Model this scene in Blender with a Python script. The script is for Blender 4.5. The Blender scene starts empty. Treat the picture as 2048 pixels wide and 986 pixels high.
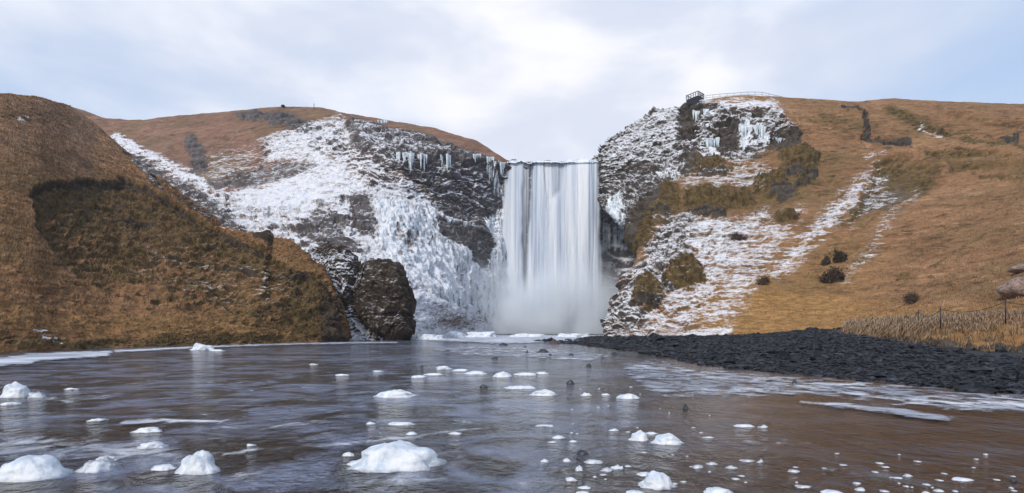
import bpy, bmesh, math, random
import numpy as np
from mathutils import Vector, Matrix

random.seed(11)
rng = np.random.default_rng(7)
S = bpy.context.scene
COL = S.collection
F, CX, HY, H = 1150.0, 1024.0, 658.0, 1.7      # focal length and horizon in pixels of the photo, eye height in metres


def W(px, py, Y):
    px, py, Y = np.asarray(px, float), np.asarray(py, float), np.asarray(Y, float)
    return np.stack([(px - CX) / F * Y, Y + 0 * px, H + (HY - py) / F * Y], -1)


def on_water(px, py, z=0.0):
    Y = F * (H - z) / (py - HY)
    return ((px - CX) / F * Y, Y)


# ------------------------------------------------------------------ noise
_g = np.random.default_rng(3).normal(size=(1024, 3)); _g = (_g / np.linalg.norm(_g, axis=1, keepdims=True)).astype(np.float32)
_GX, _GY, _GZ = (np.ascontiguousarray(_g[:, k]) for k in range(3))


def noise(p, s=0):
    """gradient noise, about -1..1, at points p (N,3)"""
    p = np.asarray(p)
    fl_ = np.floor(p)
    i = fl_.astype(np.int64).astype(np.uint32)
    f = (p - fl_).astype(np.float32)
    u = f * f * f * (f * (f * 6 - 15) + 10)
    X = [i[:, 0] * np.uint32(374761393), (i[:, 0] + np.uint32(1)) * np.uint32(374761393)]
    Y = [i[:, 1] * np.uint32(668265263), (i[:, 1] + np.uint32(1)) * np.uint32(668265263)]
    Z = [i[:, 2] * np.uint32(2246822519) + np.uint32((s * 974634777) & 0xffffffff), (i[:, 2] + np.uint32(1)) * np.uint32(2246822519) + np.uint32((s * 974634777) & 0xffffffff)]
    out = 0
    for dx in (0, 1):
        wx = u[:, 0] if dx else 1 - u[:, 0]
        for dy in (0, 1):
            wxy = wx * (u[:, 1] if dy else 1 - u[:, 1])
            xy = X[dx] + Y[dy]
            for dz in (0, 1):
                h = xy + Z[dz]
                h = (h ^ (h >> np.uint32(15))) * np.uint32(1274126177)
                h = (h ^ (h >> np.uint32(13))) & np.uint32(1023)
                g = _GX[h] * (f[:, 0] - dx) + _GY[h] * (f[:, 1] - dy) + _GZ[h] * (f[:, 2] - dz)
                out = out + g * wxy * (u[:, 2] if dz else 1 - u[:, 2])
    return out * 1.6


def fbm(p, octs=4, s=0, gain=0.5, lac=2.03, ridged=False):
    p = np.asarray(p, float)
    a, out, tot = 1.0, 0, 0
    for o in range(octs):
        n = noise(p, s + o * 17)
        if ridged:
            n = 1 - 2 * np.abs(n)
        out = out + a * n
        tot += a
        a *= gain
        p = p * lac + 13.7
    return out / tot


def sst(a, b, x):
    t = np.clip((x - a) / (b - a), 0, 1)
    return t * t * (3 - 2 * t)


# ------------------------------------------------------------------ masks laid on the slopes
def seg_dist(P, pts, closed=False):
    d = np.full(len(P), 1e9)
    pts = np.array(pts, float)
    n = len(pts)
    for k in range(n if closed else n - 1):
        a, b = pts[k], pts[(k + 1) % n]
        ab = b - a
        t = np.clip(((P - a) @ ab) / max(ab @ ab, 1e-9), 0, 1)
        q = P - a - t[:, None] * ab
        d = np.minimum(d, np.einsum('ij,ij->i', q, q))
    return np.sqrt(d)


def inside(P, pts):
    pts = np.array(pts, float)
    c = np.zeros(len(P), bool)
    n = len(pts)
    for k in range(n):
        (x0, y0), (x1, y1) = pts[k], pts[(k + 1) % n]
        if y0 == y1:
            continue
        cond = ((y0 > P[:, 1]) != (y1 > P[:, 1])) & (P[:, 0] < (x1 - x0) * (P[:, 1] - y0) / (y1 - y0) + x0)
        c ^= cond
    return c


def poly(P, pts, soft=10):
    pts = np.array(pts, float)
    out = np.zeros(len(P))
    lo, hi = pts.min(0) - soft - 2, pts.max(0) + soft + 2
    m = np.all((P > lo) & (P < hi), axis=1)
    if not m.any():
        return out
    Q = P[m]
    sd = seg_dist(Q, pts, True)
    sd = np.where(inside(Q, pts), sd, -sd)
    out[m] = sst(-soft, soft, sd)
    return out


def stroke(P, pts, w, soft=6):
    pts = np.array(pts, float)
    out = np.zeros(len(P))
    lo, hi = pts.min(0) - soft - w - 2, pts.max(0) + soft + w + 2
    m = np.all((P > lo) & (P < hi), axis=1)
    if m.any():
        out[m] = 1 - sst(w - soft, w + soft, seg_dist(P[m], pts))
    return out


# ------------------------------------------------------------------ grids
def resample(C, nv, nu, smooth_v=0, smooth_u=0):
    """C (V,U,3) control points -> (nv,nu,3), linear then smoothed inside, edges kept"""
    C = np.asarray(C, float)
    V, U, _ = C.shape
    vs, us = np.linspace(0, V - 1, nv), np.linspace(0, U - 1, nu)
    i = np.clip(vs.astype(int), 0, V - 2); t = (vs - i)[:, None, None]
    A = C[i] * (1 - t) + C[i + 1] * t
    j = np.clip(us.astype(int), 0, U - 2); t = (us - j)[None, :, None]
    G = A[:, j] * (1 - t) + A[:, j + 1] * t

    def blur(G, ax, r):
        if r < 1:
            return G
        for _ in range(3):
            n = G.shape[ax]
            L = np.take(G, [0], ax); R = np.take(G, [n - 1], ax)
            L2 = 2 * L - np.flip(np.take(G, range(1, r + 1), ax), ax)
            R2 = 2 * R - np.flip(np.take(G, range(n - r - 1, n - 1), ax), ax)
            E = np.concatenate([L2, G, R2], ax)
            c = np.cumsum(E, ax)
            z = np.zeros_like(np.take(c, [0], ax))
            c = np.concatenate([z, c], ax)
            k = 2 * r + 1
            G = (np.take(c, range(k, k + n), ax) - np.take(c, range(0, n), ax)) / k
        return G
    return blur(blur(G, 0, smooth_v), 1, smooth_u)


def normals(G):
    du = np.gradient(G, axis=1); dv = np.gradient(G, axis=0)
    n = np.cross(du, dv)
    n /= np.linalg.norm(n, axis=-1, keepdims=True) + 1e-9
    return n


def link(o, parent=None):
    COL.objects.link(o)
    if parent is not None:
        o.parent = parent
    return o


def mesh_from(name, verts, faces, mat, parent=None, smooth=True, attrs=None, uv=None):
    verts = np.asarray(verts, np.float32).reshape(-1, 3)
    me = bpy.data.meshes.new(name)
    faces = np.asarray(faces, np.int32)
    k = faces.shape[1]
    me.vertices.add(len(verts)); me.vertices.foreach_set('co', verts.ravel())
    me.loops.add(faces.size); me.loops.foreach_set('vertex_index', faces.ravel())
    me.polygons.add(len(faces))
    me.polygons.foreach_set('loop_start', np.arange(0, faces.size, k, dtype=np.int32))
    me.polygons.foreach_set('loop_total', np.full(len(faces), k, np.int32))
    me.polygons.foreach_set('use_smooth', np.full(len(faces), smooth, bool))
    me.update(calc_edges=True)
    for an, av in (attrs or {}).items():
        a = me.attributes.new(an, 'FLOAT_COLOR', 'POINT')
        a.data.foreach_set('color', np.asarray(av, np.float32).ravel())
    if uv is not None:
        l = me.uv_layers.new(name='UVMap')
        l.data.foreach_set('uv', np.asarray(uv, np.float32)[faces.ravel()].ravel())
    me.materials.append(mat)
    return link(bpy.data.objects.new(name, me), parent)


def grid_faces(nv, nu):
    a = np.arange(nv * nu).reshape(nv, nu)
    return np.stack([a[:-1, :-1], a[:-1, 1:], a[1:, 1:], a[1:, :-1]], -1).reshape(-1, 4)


def tag(o, label=None, cat=None, group=None, kind=None):
    if label: o['label'] = label
    if cat: o['category'] = cat
    if group: o['group'] = group
    if kind: o['kind'] = kind
    return o


# ------------------------------------------------------------------ materials
class NT:
    def __init__(self, name):
        self.m = bpy.data.materials.new(name); self.m.use_nodes = True
        self.t = self.m.node_tree; self.t.nodes.clear()
        self.out = self.t.nodes.new('ShaderNodeOutputMaterial')

    def n(self, ty, **kw):
        nd = self.t.nodes.new(ty)
        for k, v in kw.items():
            if k.startswith('i_'):
                key = k[2:]
                key = int(key) if key.isdigit() else key.replace('_', ' ')
                self.set(nd.inputs[key], v)
            else:
                setattr(nd, k, v)
        return nd

    def set(self, sock, v):
        if isinstance(v, bpy.types.NodeSocket):
            self.t.links.new(v, sock)
        else:
            sock.default_value = v

    def math(self, op, a, b=0.0, clamp=False):
        nd = self.n('ShaderNodeMath', operation=op, use_clamp=clamp)
        self.set(nd.inputs[0], a); self.set(nd.inputs[1], b)
        return nd.outputs[0]

    def mix(self, f, a, b):
        nd = self.n('ShaderNodeMix', data_type='RGBA')
        self.set(nd.inputs[0], f)
        for s, v in ((nd.inputs[6], a), (nd.inputs[7], b)):
            self.set(s, v if isinstance(v, bpy.types.NodeSocket) else (*v, 1))
        return nd.outputs[2]

    def ramp(self, x, a, b, lo=0.0, hi=1.0):
        nd = self.n('ShaderNodeMapRange', interpolation_type='SMOOTHSTEP')
        for k, v in ((0, x), (1, a), (2, b), (3, lo), (4, hi)):
            self.set(nd.inputs[k], v)
        return nd.outputs[0]

    def coords(self, scale=(1, 1, 1), src='Object', rot=(0, 0, 0)):
        tc = self.n('ShaderNodeTexCoord')
        mp = self.n('ShaderNodeMapping')
        mp.inputs['Scale'].default_value = scale
        mp.inputs['Rotation'].default_value = rot
        self.t.links.new(tc.outputs[src], mp.inputs['Vector'])
        return mp.outputs[0]

    def noise(self, vec, scale, detail=6, rough=0.6, dist=0.0):
        nd = self.n('ShaderNodeTexNoise', i_Scale=scale, i_Detail=detail, i_Roughness=rough, i_Distortion=dist)
        self.t.links.new(vec, nd.inputs['Vector'])
        return nd.outputs[0]

    def bump(self, h, strength=0.5, dist=0.1, normal=None):
        nd = self.n('ShaderNodeBump', i_Strength=strength, i_Distance=dist)
        self.t.links.new(h, nd.inputs['Height'])
        if normal: self.t.links.new(normal, nd.inputs['Normal'])
        return nd.outputs[0]

    def bsdf(self, color, rough=0.9, normal=None, **kw):
        nd = self.n('ShaderNodeBsdfPrincipled')
        self.set(nd.inputs['Base Color'], color if isinstance(color, bpy.types.NodeSocket) else (*color, 1))
        self.set(nd.inputs['Roughness'], rough)
        for k, v in kw.items():
            self.set(nd.inputs[k.replace('_', ' ')], v)
        if normal: self.t.links.new(normal, nd.inputs['Normal'])
        return nd

    def done(self, shader):
        self.t.links.new(shader.outputs[0] if hasattr(shader, 'outputs') else shader, self.out.inputs['Surface'])
        return self.m


def terrain_mat(name, g_dark, g_mid, g_light, rock_a, rock_b, moss_a, moss_b, fine=1.0):
    """slope material: attribute m1 = snow, rock, moss, ice (rock and moss also hold painted shade) ; m2 = warm, grey scree, streak, -"""
    t = NT(name)
    A = t.n('ShaderNodeAttribute', attribute_name='m1')
    B = t.n('ShaderNodeAttribute', attribute_name='m2')
    sa = t.n('ShaderNodeSeparateColor'); t.t.links.new(A.outputs['Color'], sa.inputs[0])
    sb = t.n('ShaderNodeSeparateColor'); t.t.links.new(B.outputs['Color'], sb.inputs[0])
    snow, rock, moss, ice = sa.outputs[0], sa.outputs[1], sa.outputs[2], A.outputs['Alpha']
    warm, scree, streak = sb.outputs[0], sb.outputs[1], sb.outputs[2]
    iso = t.coords((1, 1, 1))
    lay = t.coords((0.35, 0.35, 1.6))         # terracettes and strata: long along the slope, thin in height
    drip = t.coords((1.6, 1.6, 0.16))
    nL = t.noise(iso, 0.06, 5, 0.6)
    nM = t.noise(lay, 0.45 * fine, 8, 0.68, 0.5)
    nF = t.noise(lay, 1.8 * fine, 8, 0.75, 0.3)
    nI = t.noise(iso, 0.9 * fine, 10, 0.75)
    nD = t.noise(drip, 0.5, 7, 0.6, 0.3)
    # grass
    f1 = t.math('ADD', t.math('MULTIPLY', nM, 0.45), t.math('ADD', t.math('MULTIPLY', nF, 0.35), t.math('MULTIPLY', nL, 0.2)))
    g = t.mix(t.ramp(f1, 0.39, 0.5), g_dark, g_mid)
    g = t.mix(t.ramp(f1, 0.5, 0.62), g, g_light)
    ol = t.ramp(t.noise(t.coords((1, 1, 1.6)), 0.045, 5, 0.6, 0.4), 0.45, 0.65)
    g = t.mix(t.math('MULTIPLY', ol, 0.5), g, t.mix(nF, (0.05, 0.034, 0.012), (0.22, 0.16, 0.065)))
    dk = t.ramp(t.math('ADD', t.math('MULTIPLY', t.noise(t.coords((0.5, 0.5, 1.8)), 0.75 * fine, 7, 0.7, 0.8), 0.7), t.math('MULTIPLY', t.noise(t.coords((0.5, 0.5, 1.2)), 0.16, 4, 0.6, 0.5), 0.3)), 0.5, 0.62)
    g = t.mix(t.math('MULTIPLY', dk, 0.8), g, moss_a)
    g = t.mix(t.math('MULTIPLY', warm, 0.8), g, t.mix(t.ramp(nF, 0.35, 0.7), (0.2, 0.105, 0.028), (0.5, 0.28, 0.1)))
    g = t.mix(t.math('MULTIPLY', streak, 0.75), g, t.mix(t.ramp(f1, 0.4, 0.62), (0.17, 0.094, 0.055), (0.42, 0.25, 0.155)))
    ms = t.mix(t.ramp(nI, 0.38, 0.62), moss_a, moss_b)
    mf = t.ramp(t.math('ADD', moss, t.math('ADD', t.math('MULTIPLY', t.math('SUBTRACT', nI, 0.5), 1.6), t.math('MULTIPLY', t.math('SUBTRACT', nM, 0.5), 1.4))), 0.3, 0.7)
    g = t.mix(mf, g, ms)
    sc = t.mix(t.ramp(nI, 0.3, 0.7), (0.05, 0.045, 0.05), (0.17, 0.15, 0.15))
    g = t.mix(t.ramp(t.math('ADD', scree, t.math('MULTIPLY', t.math('SUBTRACT', nF, 0.5), 1.0)), 0.25, 0.75), g, sc)
    rk = t.mix(t.ramp(t.math('ADD', t.math('MULTIPLY', nM, 0.5), t.math('MULTIPLY', nI, 0.5)), 0.38, 0.62), rock_a, rock_b)
    rf = t.ramp(t.math('ADD', rock, t.math('ADD', t.math('MULTIPLY', t.math('SUBTRACT', nI, 0.5), 1.5), t.math('MULTIPLY', t.math('SUBTRACT', nM, 0.5), 1.2))), 0.36, 0.62)
    base = t.mix(rf, g, rk)
    # ice: blue white, in drips
    ic = t.mix(t.ramp(nD, 0.35, 0.62), (0.46, 0.54, 0.62), (0.84, 0.88, 0.9))
    icef = t.ramp(t.math('ADD', ice, t.math('MULTIPLY', t.math('SUBTRACT', nD, 0.5), 1.9)), 0.36, 0.62)
    base = t.mix(icef, base, ic)
    # snow lies on what faces up
    hsum = t.math('ADD', t.math('MULTIPLY', nF, 0.5), t.math('ADD', t.math('MULTIPLY', nI, 0.7), t.math('MULTIPLY', nM, 0.5)))
    hsum = t.math('ADD', t.math('MULTIPLY', hsum, t.math('SUBTRACT', 1.0, t.math('MULTIPLY', icef, 0.75))), t.math('MULTIPLY', t.math('MULTIPLY', nD, icef), 2.2))
    nrm = t.bump(hsum, 0.9, 0.9)
    gm = t.n('ShaderNodeSeparateXYZ'); t.t.links.new(nrm, gm.inputs[0])
    up = gm.outputs[2]
    s1 = t.math('ADD', t.math('MULTIPLY', t.math('SUBTRACT', nF, 0.5), 2.3), t.math('ADD', t.math('MULTIPLY', t.math('SUBTRACT', nI, 0.5), 1.5), t.math('MULTIPLY', t.math('SUBTRACT', nM, 0.5), 1.3)))
    s1 = t.math('ADD', s1, t.math('MULTIPLY', t.math('SUBTRACT', up, 0.55), 0.75))
    sf = t.math('ADD', t.math('MULTIPLY', snow, 1.15), s1)
    sf = t.ramp(sf, 0.46, 0.68)
    sf = t.math('MULTIPLY', sf, t.ramp(snow, 0.02, 0.2))
    base = t.mix(sf, base, t.mix(t.ramp(nI, 0.35, 0.65), (0.58, 0.6, 0.66), (0.76, 0.76, 0.78)))
    rough = t.math('SUBTRACT', 0.95, t.math('MULTIPLY', icef, 0.5))
    bs = t.bump(hsum, 0.55, 0.5)
    b = t.bsdf(base, rough, bs)
    b.inputs['Specular IOR Level'].default_value = 0.25
    return t.done(b)


M = {}
M['left'] = terrain_mat('dry_grass_left', (0.095, 0.045, 0.019), (0.24, 0.12, 0.052), (0.44, 0.245, 0.125),
                        (0.018, 0.013, 0.009), (0.075, 0.052, 0.034), (0.03, 0.02, 0.006), (0.15, 0.095, 0.036), 1.3)
M['mid'] = terrain_mat('cliff_slope', (0.105, 0.056, 0.038), (0.215, 0.118, 0.078), (0.33, 0.19, 0.13),
                       (0.045, 0.04, 0.042), (0.16, 0.14, 0.135), (0.05, 0.036, 0.02), (0.14, 0.095, 0.05), 0.8)
M['right'] = terrain_mat('dry_grass_right', (0.112, 0.058, 0.027), (0.26, 0.138, 0.066), (0.42, 0.245, 0.132),
                         (0.022, 0.018, 0.014), (0.11, 0.088, 0.07), (0.04, 0.026, 0.008), (0.15, 0.098, 0.035), 1.0)


def gravel_mat():
    t = NT('black_gravel')
    v = t.coords((1, 1, 1))
    vo = t.n('ShaderNodeTexVoronoi', i_Scale=5.5); t.t.links.new(v, vo.inputs['Vector'])
    vo2 = t.n('ShaderNodeTexVoronoi', i_Scale=14.0); t.t.links.new(v, vo2.inputs['Vector'])
    A = t.n('ShaderNodeAttribute', attribute_name='m1')
    sp = t.n('ShaderNodeSeparateColor'); t.t.links.new(A.outputs['Color'], sp.inputs[0])
    hs = t.n('ShaderNodeSeparateColor'); t.t.links.new(vo.outputs['Color'], hs.inputs[0])
    c = t.mix(hs.outputs[0], (0.003, 0.0035, 0.005), (0.024, 0.026, 0.034))
    c = t.mix(t.ramp(t.noise(v, 0.5, 5), 0.45, 0.75), c, (0.012, 0.012, 0.016))
    c = t.mix(t.ramp(t.noise(t.coords((0.6, 1.4, 1)), 0.35, 7, 0.7, 0.5), 0.55, 0.68), c, (0.03, 0.032, 0.042))
    smooth = sp.outputs[0]
    c = t.mix(smooth, c, t.mix(t.noise(t.coords((1, 1, 1)), 2.0), (0.008, 0.0085, 0.012), (0.026, 0.028, 0.036)))
    h = t.math('ADD', vo.outputs['Distance'], t.math('MULTIPLY', vo2.outputs['Distance'], 0.4))
    h = t.math('MULTIPLY', h, t.math('SUBTRACT', 1.0, t.math('MULTIPLY', smooth, 0.85)))
    inv = t.math('MULTIPLY', h, -1.0)
    b = t.bsdf(c, 0.65, t.bump(inv, 0.9, 0.12))
    b.inputs['Specular IOR Level'].default_value = 0.25
    return t.done(b)


def simple_mat(name, a, b, scale=3.0, rough=0.9, bumpd=0.05, bstr=0.6, lo=0.35, hi=0.65, **kw):
    t = NT(name)
    v = t.coords((1, 1, 1))
    n = t.noise(v, scale, 8, 0.65)
    return t.done(t.bsdf(t.mix(t.ramp(n, lo, hi), a, b), rough, t.bump(n, bstr, bumpd), **kw))


M['gravel'] = gravel_mat()
M['stone'] = simple_mat('wet_basalt', (0.008, 0.008, 0.01), (0.045, 0.045, 0.052), 4, 0.4)
M['pebble'] = simple_mat('pebble_basalt', (0.0015, 0.0018, 0.003), (0.055, 0.06, 0.078), 2.5, 0.5, lo=0.46, hi=0.72, Specular_IOR_Level=0.2)
M['redstone'] = simple_mat('rusty_basalt', (0.03, 0.022, 0.02), (0.1, 0.055, 0.04), 4, 0.6)
M['palerock'] = simple_mat('pale_boulder', (0.13, 0.08, 0.055), (0.36, 0.26, 0.22), 3.0, 0.9, bumpd=0.2)
M['twig'] = simple_mat('bare_twig', (0.05, 0.028, 0.016), (0.14, 0.085, 0.055), 6, 0.9)
M['darkbush'] = simple_mat('dark_shrub', (0.012, 0.009, 0.004), (0.085, 0.055, 0.02), 3, 0.9)
M['metal'] = simple_mat('dark_post', (0.008, 0.008, 0.01), (0.022, 0.022, 0.025), 8, 0.5)
M['rope'] = simple_mat('dark_rope', (0.015, 0.012, 0.012), (0.035, 0.03, 0.03), 20, 0.8)
M['rail'] = simple_mat('galvanised_rail', (0.22, 0.24, 0.28), (0.36, 0.38, 0.42), 8, 0.5, Metallic=0.3)
M['deck'] = simple_mat('dark_deck', (0.006, 0.006, 0.01), (0.02, 0.02, 0.028), 3, 0.7)
M['bed'] = simple_mat('river_bed', (0.02, 0.014, 0.01), (0.05, 0.035, 0.025), 0.8, 0.9)


def ice_mat(name, a=(0.5, 0.57, 0.66), b=(0.78, 0.79, 0.81), sss=0.25):
    t = NT(name)
    v = t.coords((1, 1, 1))
    n = t.noise(v, 6, 8, 0.6)
    n2 = t.noise(v, 1.6, 4, 0.5)
    c = t.mix(t.ramp(t.math('ADD', t.math('MULTIPLY', n, 0.5), t.math('MULTIPLY', n2, 0.5)), 0.4, 0.56), a, b)
    n3 = t.noise(v, 22, 6, 0.7)
    bs = t.bsdf(c, 0.4, t.bump(t.math('ADD', n, t.math('MULTIPLY', n3, 0.35)), 0.7, 0.05))
    bs.inputs['Subsurface Weight'].default_value = sss
    bs.inputs['Subsurface Radius'].default_value = (0.08, 0.12, 0.16)
    return t.done(bs)


M['ice'] = ice_mat('white_ice')
M['grey_ice'] = ice_mat('wet_grey_ice', (0.2, 0.21, 0.24), (0.66, 0.68, 0.72), 0.0)
M['icicle'] = ice_mat('icicle_ice', (0.5, 0.6, 0.68), (0.82, 0.87, 0.88), 0.0)


def skin_ice():
    t = NT('thin_ice')
    v = t.coords((0.9, 0.8, 1))
    n = t.noise(v, 1.6, 9, 0.7, 0.6)
    n2 = t.noise(t.coords((0.3, 0.35, 1)), 1.0, 4, 0.6, 0.5)
    A = t.n('ShaderNodeAttribute', attribute_name='m1')
    sp = t.n('ShaderNodeSeparateColor'); t.t.links.new(A.outputs['Color'], sp.inputs[0])
    c = t.mix(t.ramp(n2, 0.4, 0.65), (0.3, 0.33, 0.4), (0.72, 0.74, 0.8))
    f = t.math('ADD', sp.outputs[0], t.math('MULTIPLY', t.math('SUBTRACT', n, 0.5), 2.2))
    f = t.ramp(f, 0.35, 0.95)
    bs = t.bsdf(c, 0.5, t.bump(n, 0.4, 0.03))
    tr = t.n('ShaderNodeBsdfTransparent')
    mx = t.n('ShaderNodeMixShader')
    t.set(mx.inputs[0], f); t.t.links.new(tr.outputs[0], mx.inputs[1]); t.t.links.new(bs.outputs[0], mx.inputs[2])
    return t.done(mx)


M['skin'] = skin_ice()


def water_mat():
    t = NT('river_water')
    v1 = t.coords((1.0, 0.75, 1), rot=(0, 0, math.radians(-25)))
    v2 = t.coords((0.5, 0.42, 1), rot=(0, 0, math.radians(15)))
    w1 = t.noise(v1, 2.6, 5, 0.55, 0.8)
    w2 = t.noise(v2, 0.9, 5, 0.55, 1.0)
    w3 = t.noise(t.coords((1, 1.2, 1)), 7.0, 3, 0.5, 0.4)
    A = t.n('ShaderNodeAttribute', attribute_name='m1')
    sp = t.n('ShaderNodeSeparateColor'); t.t.links.new(A.outputs['Color'], sp.inputs[0])
    calm = sp.outputs[0]
    h = t.math('ADD', t.math('MULTIPLY', w1, 0.6), t.math('ADD', t.math('MULTIPLY', w2, 1.0), t.math('MULTIPLY', w3, 0.14)))
    h = t.math('MULTIPLY', h, t.math('SUBTRACT', 1.0, t.math('MULTIPLY', calm, 0.82)))
    nr = t.bump(h, 1.0, 0.34)
    c = t.mix(t.ramp(w2, 0.4, 0.6), (0.005, 0.003, 0.002), (0.026, 0.017, 0.014))
    w4 = t.noise(t.coords((0.4, 0.5, 1), rot=(0, 0, math.radians(-20))), 1.3, 7, 0.62, 0.9)
    w5 = t.noise(t.coords((0.05, 0.12, 1)), 1.0, 3, 0.5, 0.3)
    fl_ = t.ramp(t.math('ADD', t.math('MULTIPLY', w4, 0.75), t.math('MULTIPLY', w5, 0.35)), 0.5, 0.64)
    fl_ = t.math('MULTIPLY', fl_, t.math('SUBTRACT', 0.9, t.math('MULTIPLY', calm, 0.75)))
    c = t.mix(t.math('MULTIPLY', calm, 0.8), c, (0.028, 0.013, 0.006))
    c = t.mix(fl_, c, (0.17, 0.2, 0.29))
    b = t.bsdf(c, 0.1, nr)
    b.inputs['IOR'].default_value = 1.36
    b.inputs['Specular IOR Level'].default_value = 0.5
    return t.done(b)


M['water'] = water_mat()


def fall_mat(name, thr, seed, dense):
    t = NT(name)
    uv = t.n('ShaderNodeTexCoord')
    def mp(sx, sy):
        m = t.n('ShaderNodeMapping'); m.inputs['Scale'].default_value = (sx, sy, 1)
        m.inputs['Location'].default_value = (seed, seed * 0.7, seed)
        t.t.links.new(uv.outputs['UV'], m.inputs['Vector']); return m.outputs[0]
    n1 = t.noise(mp(14, 0.7), 1.0, 5, 0.6, 0.35)
    n2 = t.noise(mp(60, 1.6), 1.0, 5, 0.6, 0.2)
    n3 = t.noise(mp(5, 0.5), 1.0, 3, 0.5, 0.3)
    f = t.math('ADD', t.math('MULTIPLY', n1, 0.45), t.math('ADD', t.math('MULTIPLY', n2, 0.25), t.math('MULTIPLY', n3, 0.3)))
    A = t.n('ShaderNodeAttribute', attribute_name='m1')
    sp = t.n('ShaderNodeSeparateColor'); t.t.links.new(A.outputs['Color'], sp.inputs[0])
    edge = sp.outputs[0]
    a = t.math('ADD', t.math('MULTIPLY', t.math('SUBTRACT', f, thr), 4.5), dense)
    a = t.math('MULTIPLY', t.ramp(a, 0.0, 1.0), edge, True)
    c = t.mix(t.ramp(f, 0.42, 0.58), (0.6, 0.67, 0.78), (0.93, 0.945, 0.96))
    d = t.n('ShaderNodeBsdfDiffuse'); t.set(d.inputs['Color'], c)
    t.set(d.inputs['Normal'], t.bump(f, 0.5, 0.8))
    tl = t.n('ShaderNodeBsdfTranslucent'); t.set(tl.inputs['Color'], c)
    ad = t.n('ShaderNodeMixShader'); ad.inputs[0].default_value = 0.2
    t.t.links.new(d.outputs[0], ad.inputs[1]); t.t.links.new(tl.outputs[0], ad.inputs[2])
    tr = t.n('ShaderNodeBsdfTransparent'); mx = t.n('ShaderNodeMixShader')
    t.set(mx.inputs[0], a); t.t.links.new(tr.outputs[0], mx.inputs[1]); t.t.links.new(ad.outputs[0], mx.inputs[2])
    return t.done(mx)


def blade_mat(name, a, b):
    t = NT(name)
    A = t.n('ShaderNodeAttribute', attribute_name='m1')
    sp = t.n('ShaderNodeSeparateColor'); t.t.links.new(A.outputs['Color'], sp.inputs[0])
    c = t.mix(sp.outputs[0], a, b)
    c = t.mix(sp.outputs[1], c, (0.09, 0.085, 0.02))
    return t.done(t.bsdf(c, 0.9))


M['blade_r'] = blade_mat('orange_grass_blades', (0.16, 0.08, 0.032), (0.42, 0.25, 0.12))
M['blade'] = blade_mat('dry_grass_blades', (0.1, 0.052, 0.022), (0.72, 0.5, 0.31))
M['blade_l'] = blade_mat('dull_grass_blades', (0.07, 0.036, 0.013), (0.4, 0.235, 0.115))


# ------------------------------------------------------------------ slopes
def build_patch(name, C, nv, nu, mat, maskf, dispf, back=None, sv=6, su=4, kind='structure', ledge=1.0):
    G = resample(C, nv, nu, sv, su)
    if back:
        rows = [G]
        last = G[-1]
        for (dy, z_to, n) in back:
            tgt = last + np.array([0, dy, 0])
            tgt[:, 0] = last[:, 0] * (last[:, 1] + dy * 0.6) / last[:, 1]
            tgt[:, 2] = last[:, 2] + z_to if z_to is not None else -3.0
            tt = np.linspace(0, 1, n + 1)[1:, None, None]
            rows.append(last[None] * (1 - tt) + tgt[None] * tt)
            last = tgt
        G = np.concatenate(rows, 0)
    nv2 = G.shape[0]
    N = normals(G)
    # make normals point towards the camera side and up
    flip = np.sign((N * (np.array([0, 0, 40.0]) - G)).sum(-1).mean())
    N = N * (flip if flip else 1)
    P = G.reshape(-1, 3); Nn = N.reshape(-1, 3)
    px = CX + F * P[:, 0] / P[:, 1]; py = HY - F * (P[:, 2] - H) / P[:, 1]
    Q = np.stack([px, py], -1)
    Pw = P * np.array([1, 1, 1.5])
    Qw = Q + 20 * np.stack([fbm(Pw * 0.11, 6, 3, 0.62), 0.7 * fbm(Pw * 0.11 + 50, 6, 5, 0.62)], -1)
    Qw = Qw + 7 * np.stack([fbm(Pw * 0.5, 3, 33, 0.6), fbm(Pw * 0.5 + 50, 3, 35, 0.6)], -1)
    front = np.repeat(np.arange(nv2) < nv, nu).astype(float)
    m1, m2 = maskf(Qw, Q, P, front)
    d, extra = dispf(Qw, Q, P, m1, m2, front)
    V = P + Nn * d[:, None] + (extra if extra is not None else 0)
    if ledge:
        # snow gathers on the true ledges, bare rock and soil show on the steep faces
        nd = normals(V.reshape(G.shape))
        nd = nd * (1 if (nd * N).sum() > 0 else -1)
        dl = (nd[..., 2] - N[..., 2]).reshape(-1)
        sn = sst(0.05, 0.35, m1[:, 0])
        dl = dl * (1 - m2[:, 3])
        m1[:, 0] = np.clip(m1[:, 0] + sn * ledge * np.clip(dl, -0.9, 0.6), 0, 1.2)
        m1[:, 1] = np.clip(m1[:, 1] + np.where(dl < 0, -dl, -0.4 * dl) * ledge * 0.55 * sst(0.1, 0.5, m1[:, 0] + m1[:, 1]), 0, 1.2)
        m1[:, 2] = np.clip(m1[:, 2] - ledge * 0.7 * dl * sst(-0.02, 0.3, np.abs(dl)), 0, 1.2)  # tussock undersides darkened in the moss mask: bare soil plus painted shade
    o = mesh_from(name, V, grid_faces(nv2, nu), mat, attrs={'m1': m1, 'm2': m2})
    tag(o, kind=kind)
    return o, V.reshape(nv2, nu, 3), Nn.reshape(nv2, nu, 3), m1, m2


def strata(P, freq, s=0, warp=1.2):
    w = P[:, 2] * freq + warp * fbm(P * 0.05, 3, s)
    fr = w - np.floor(w)
    return sst(0.0, 0.75, fr) - sst(0.85, 1.0, fr) - 0.4


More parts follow.
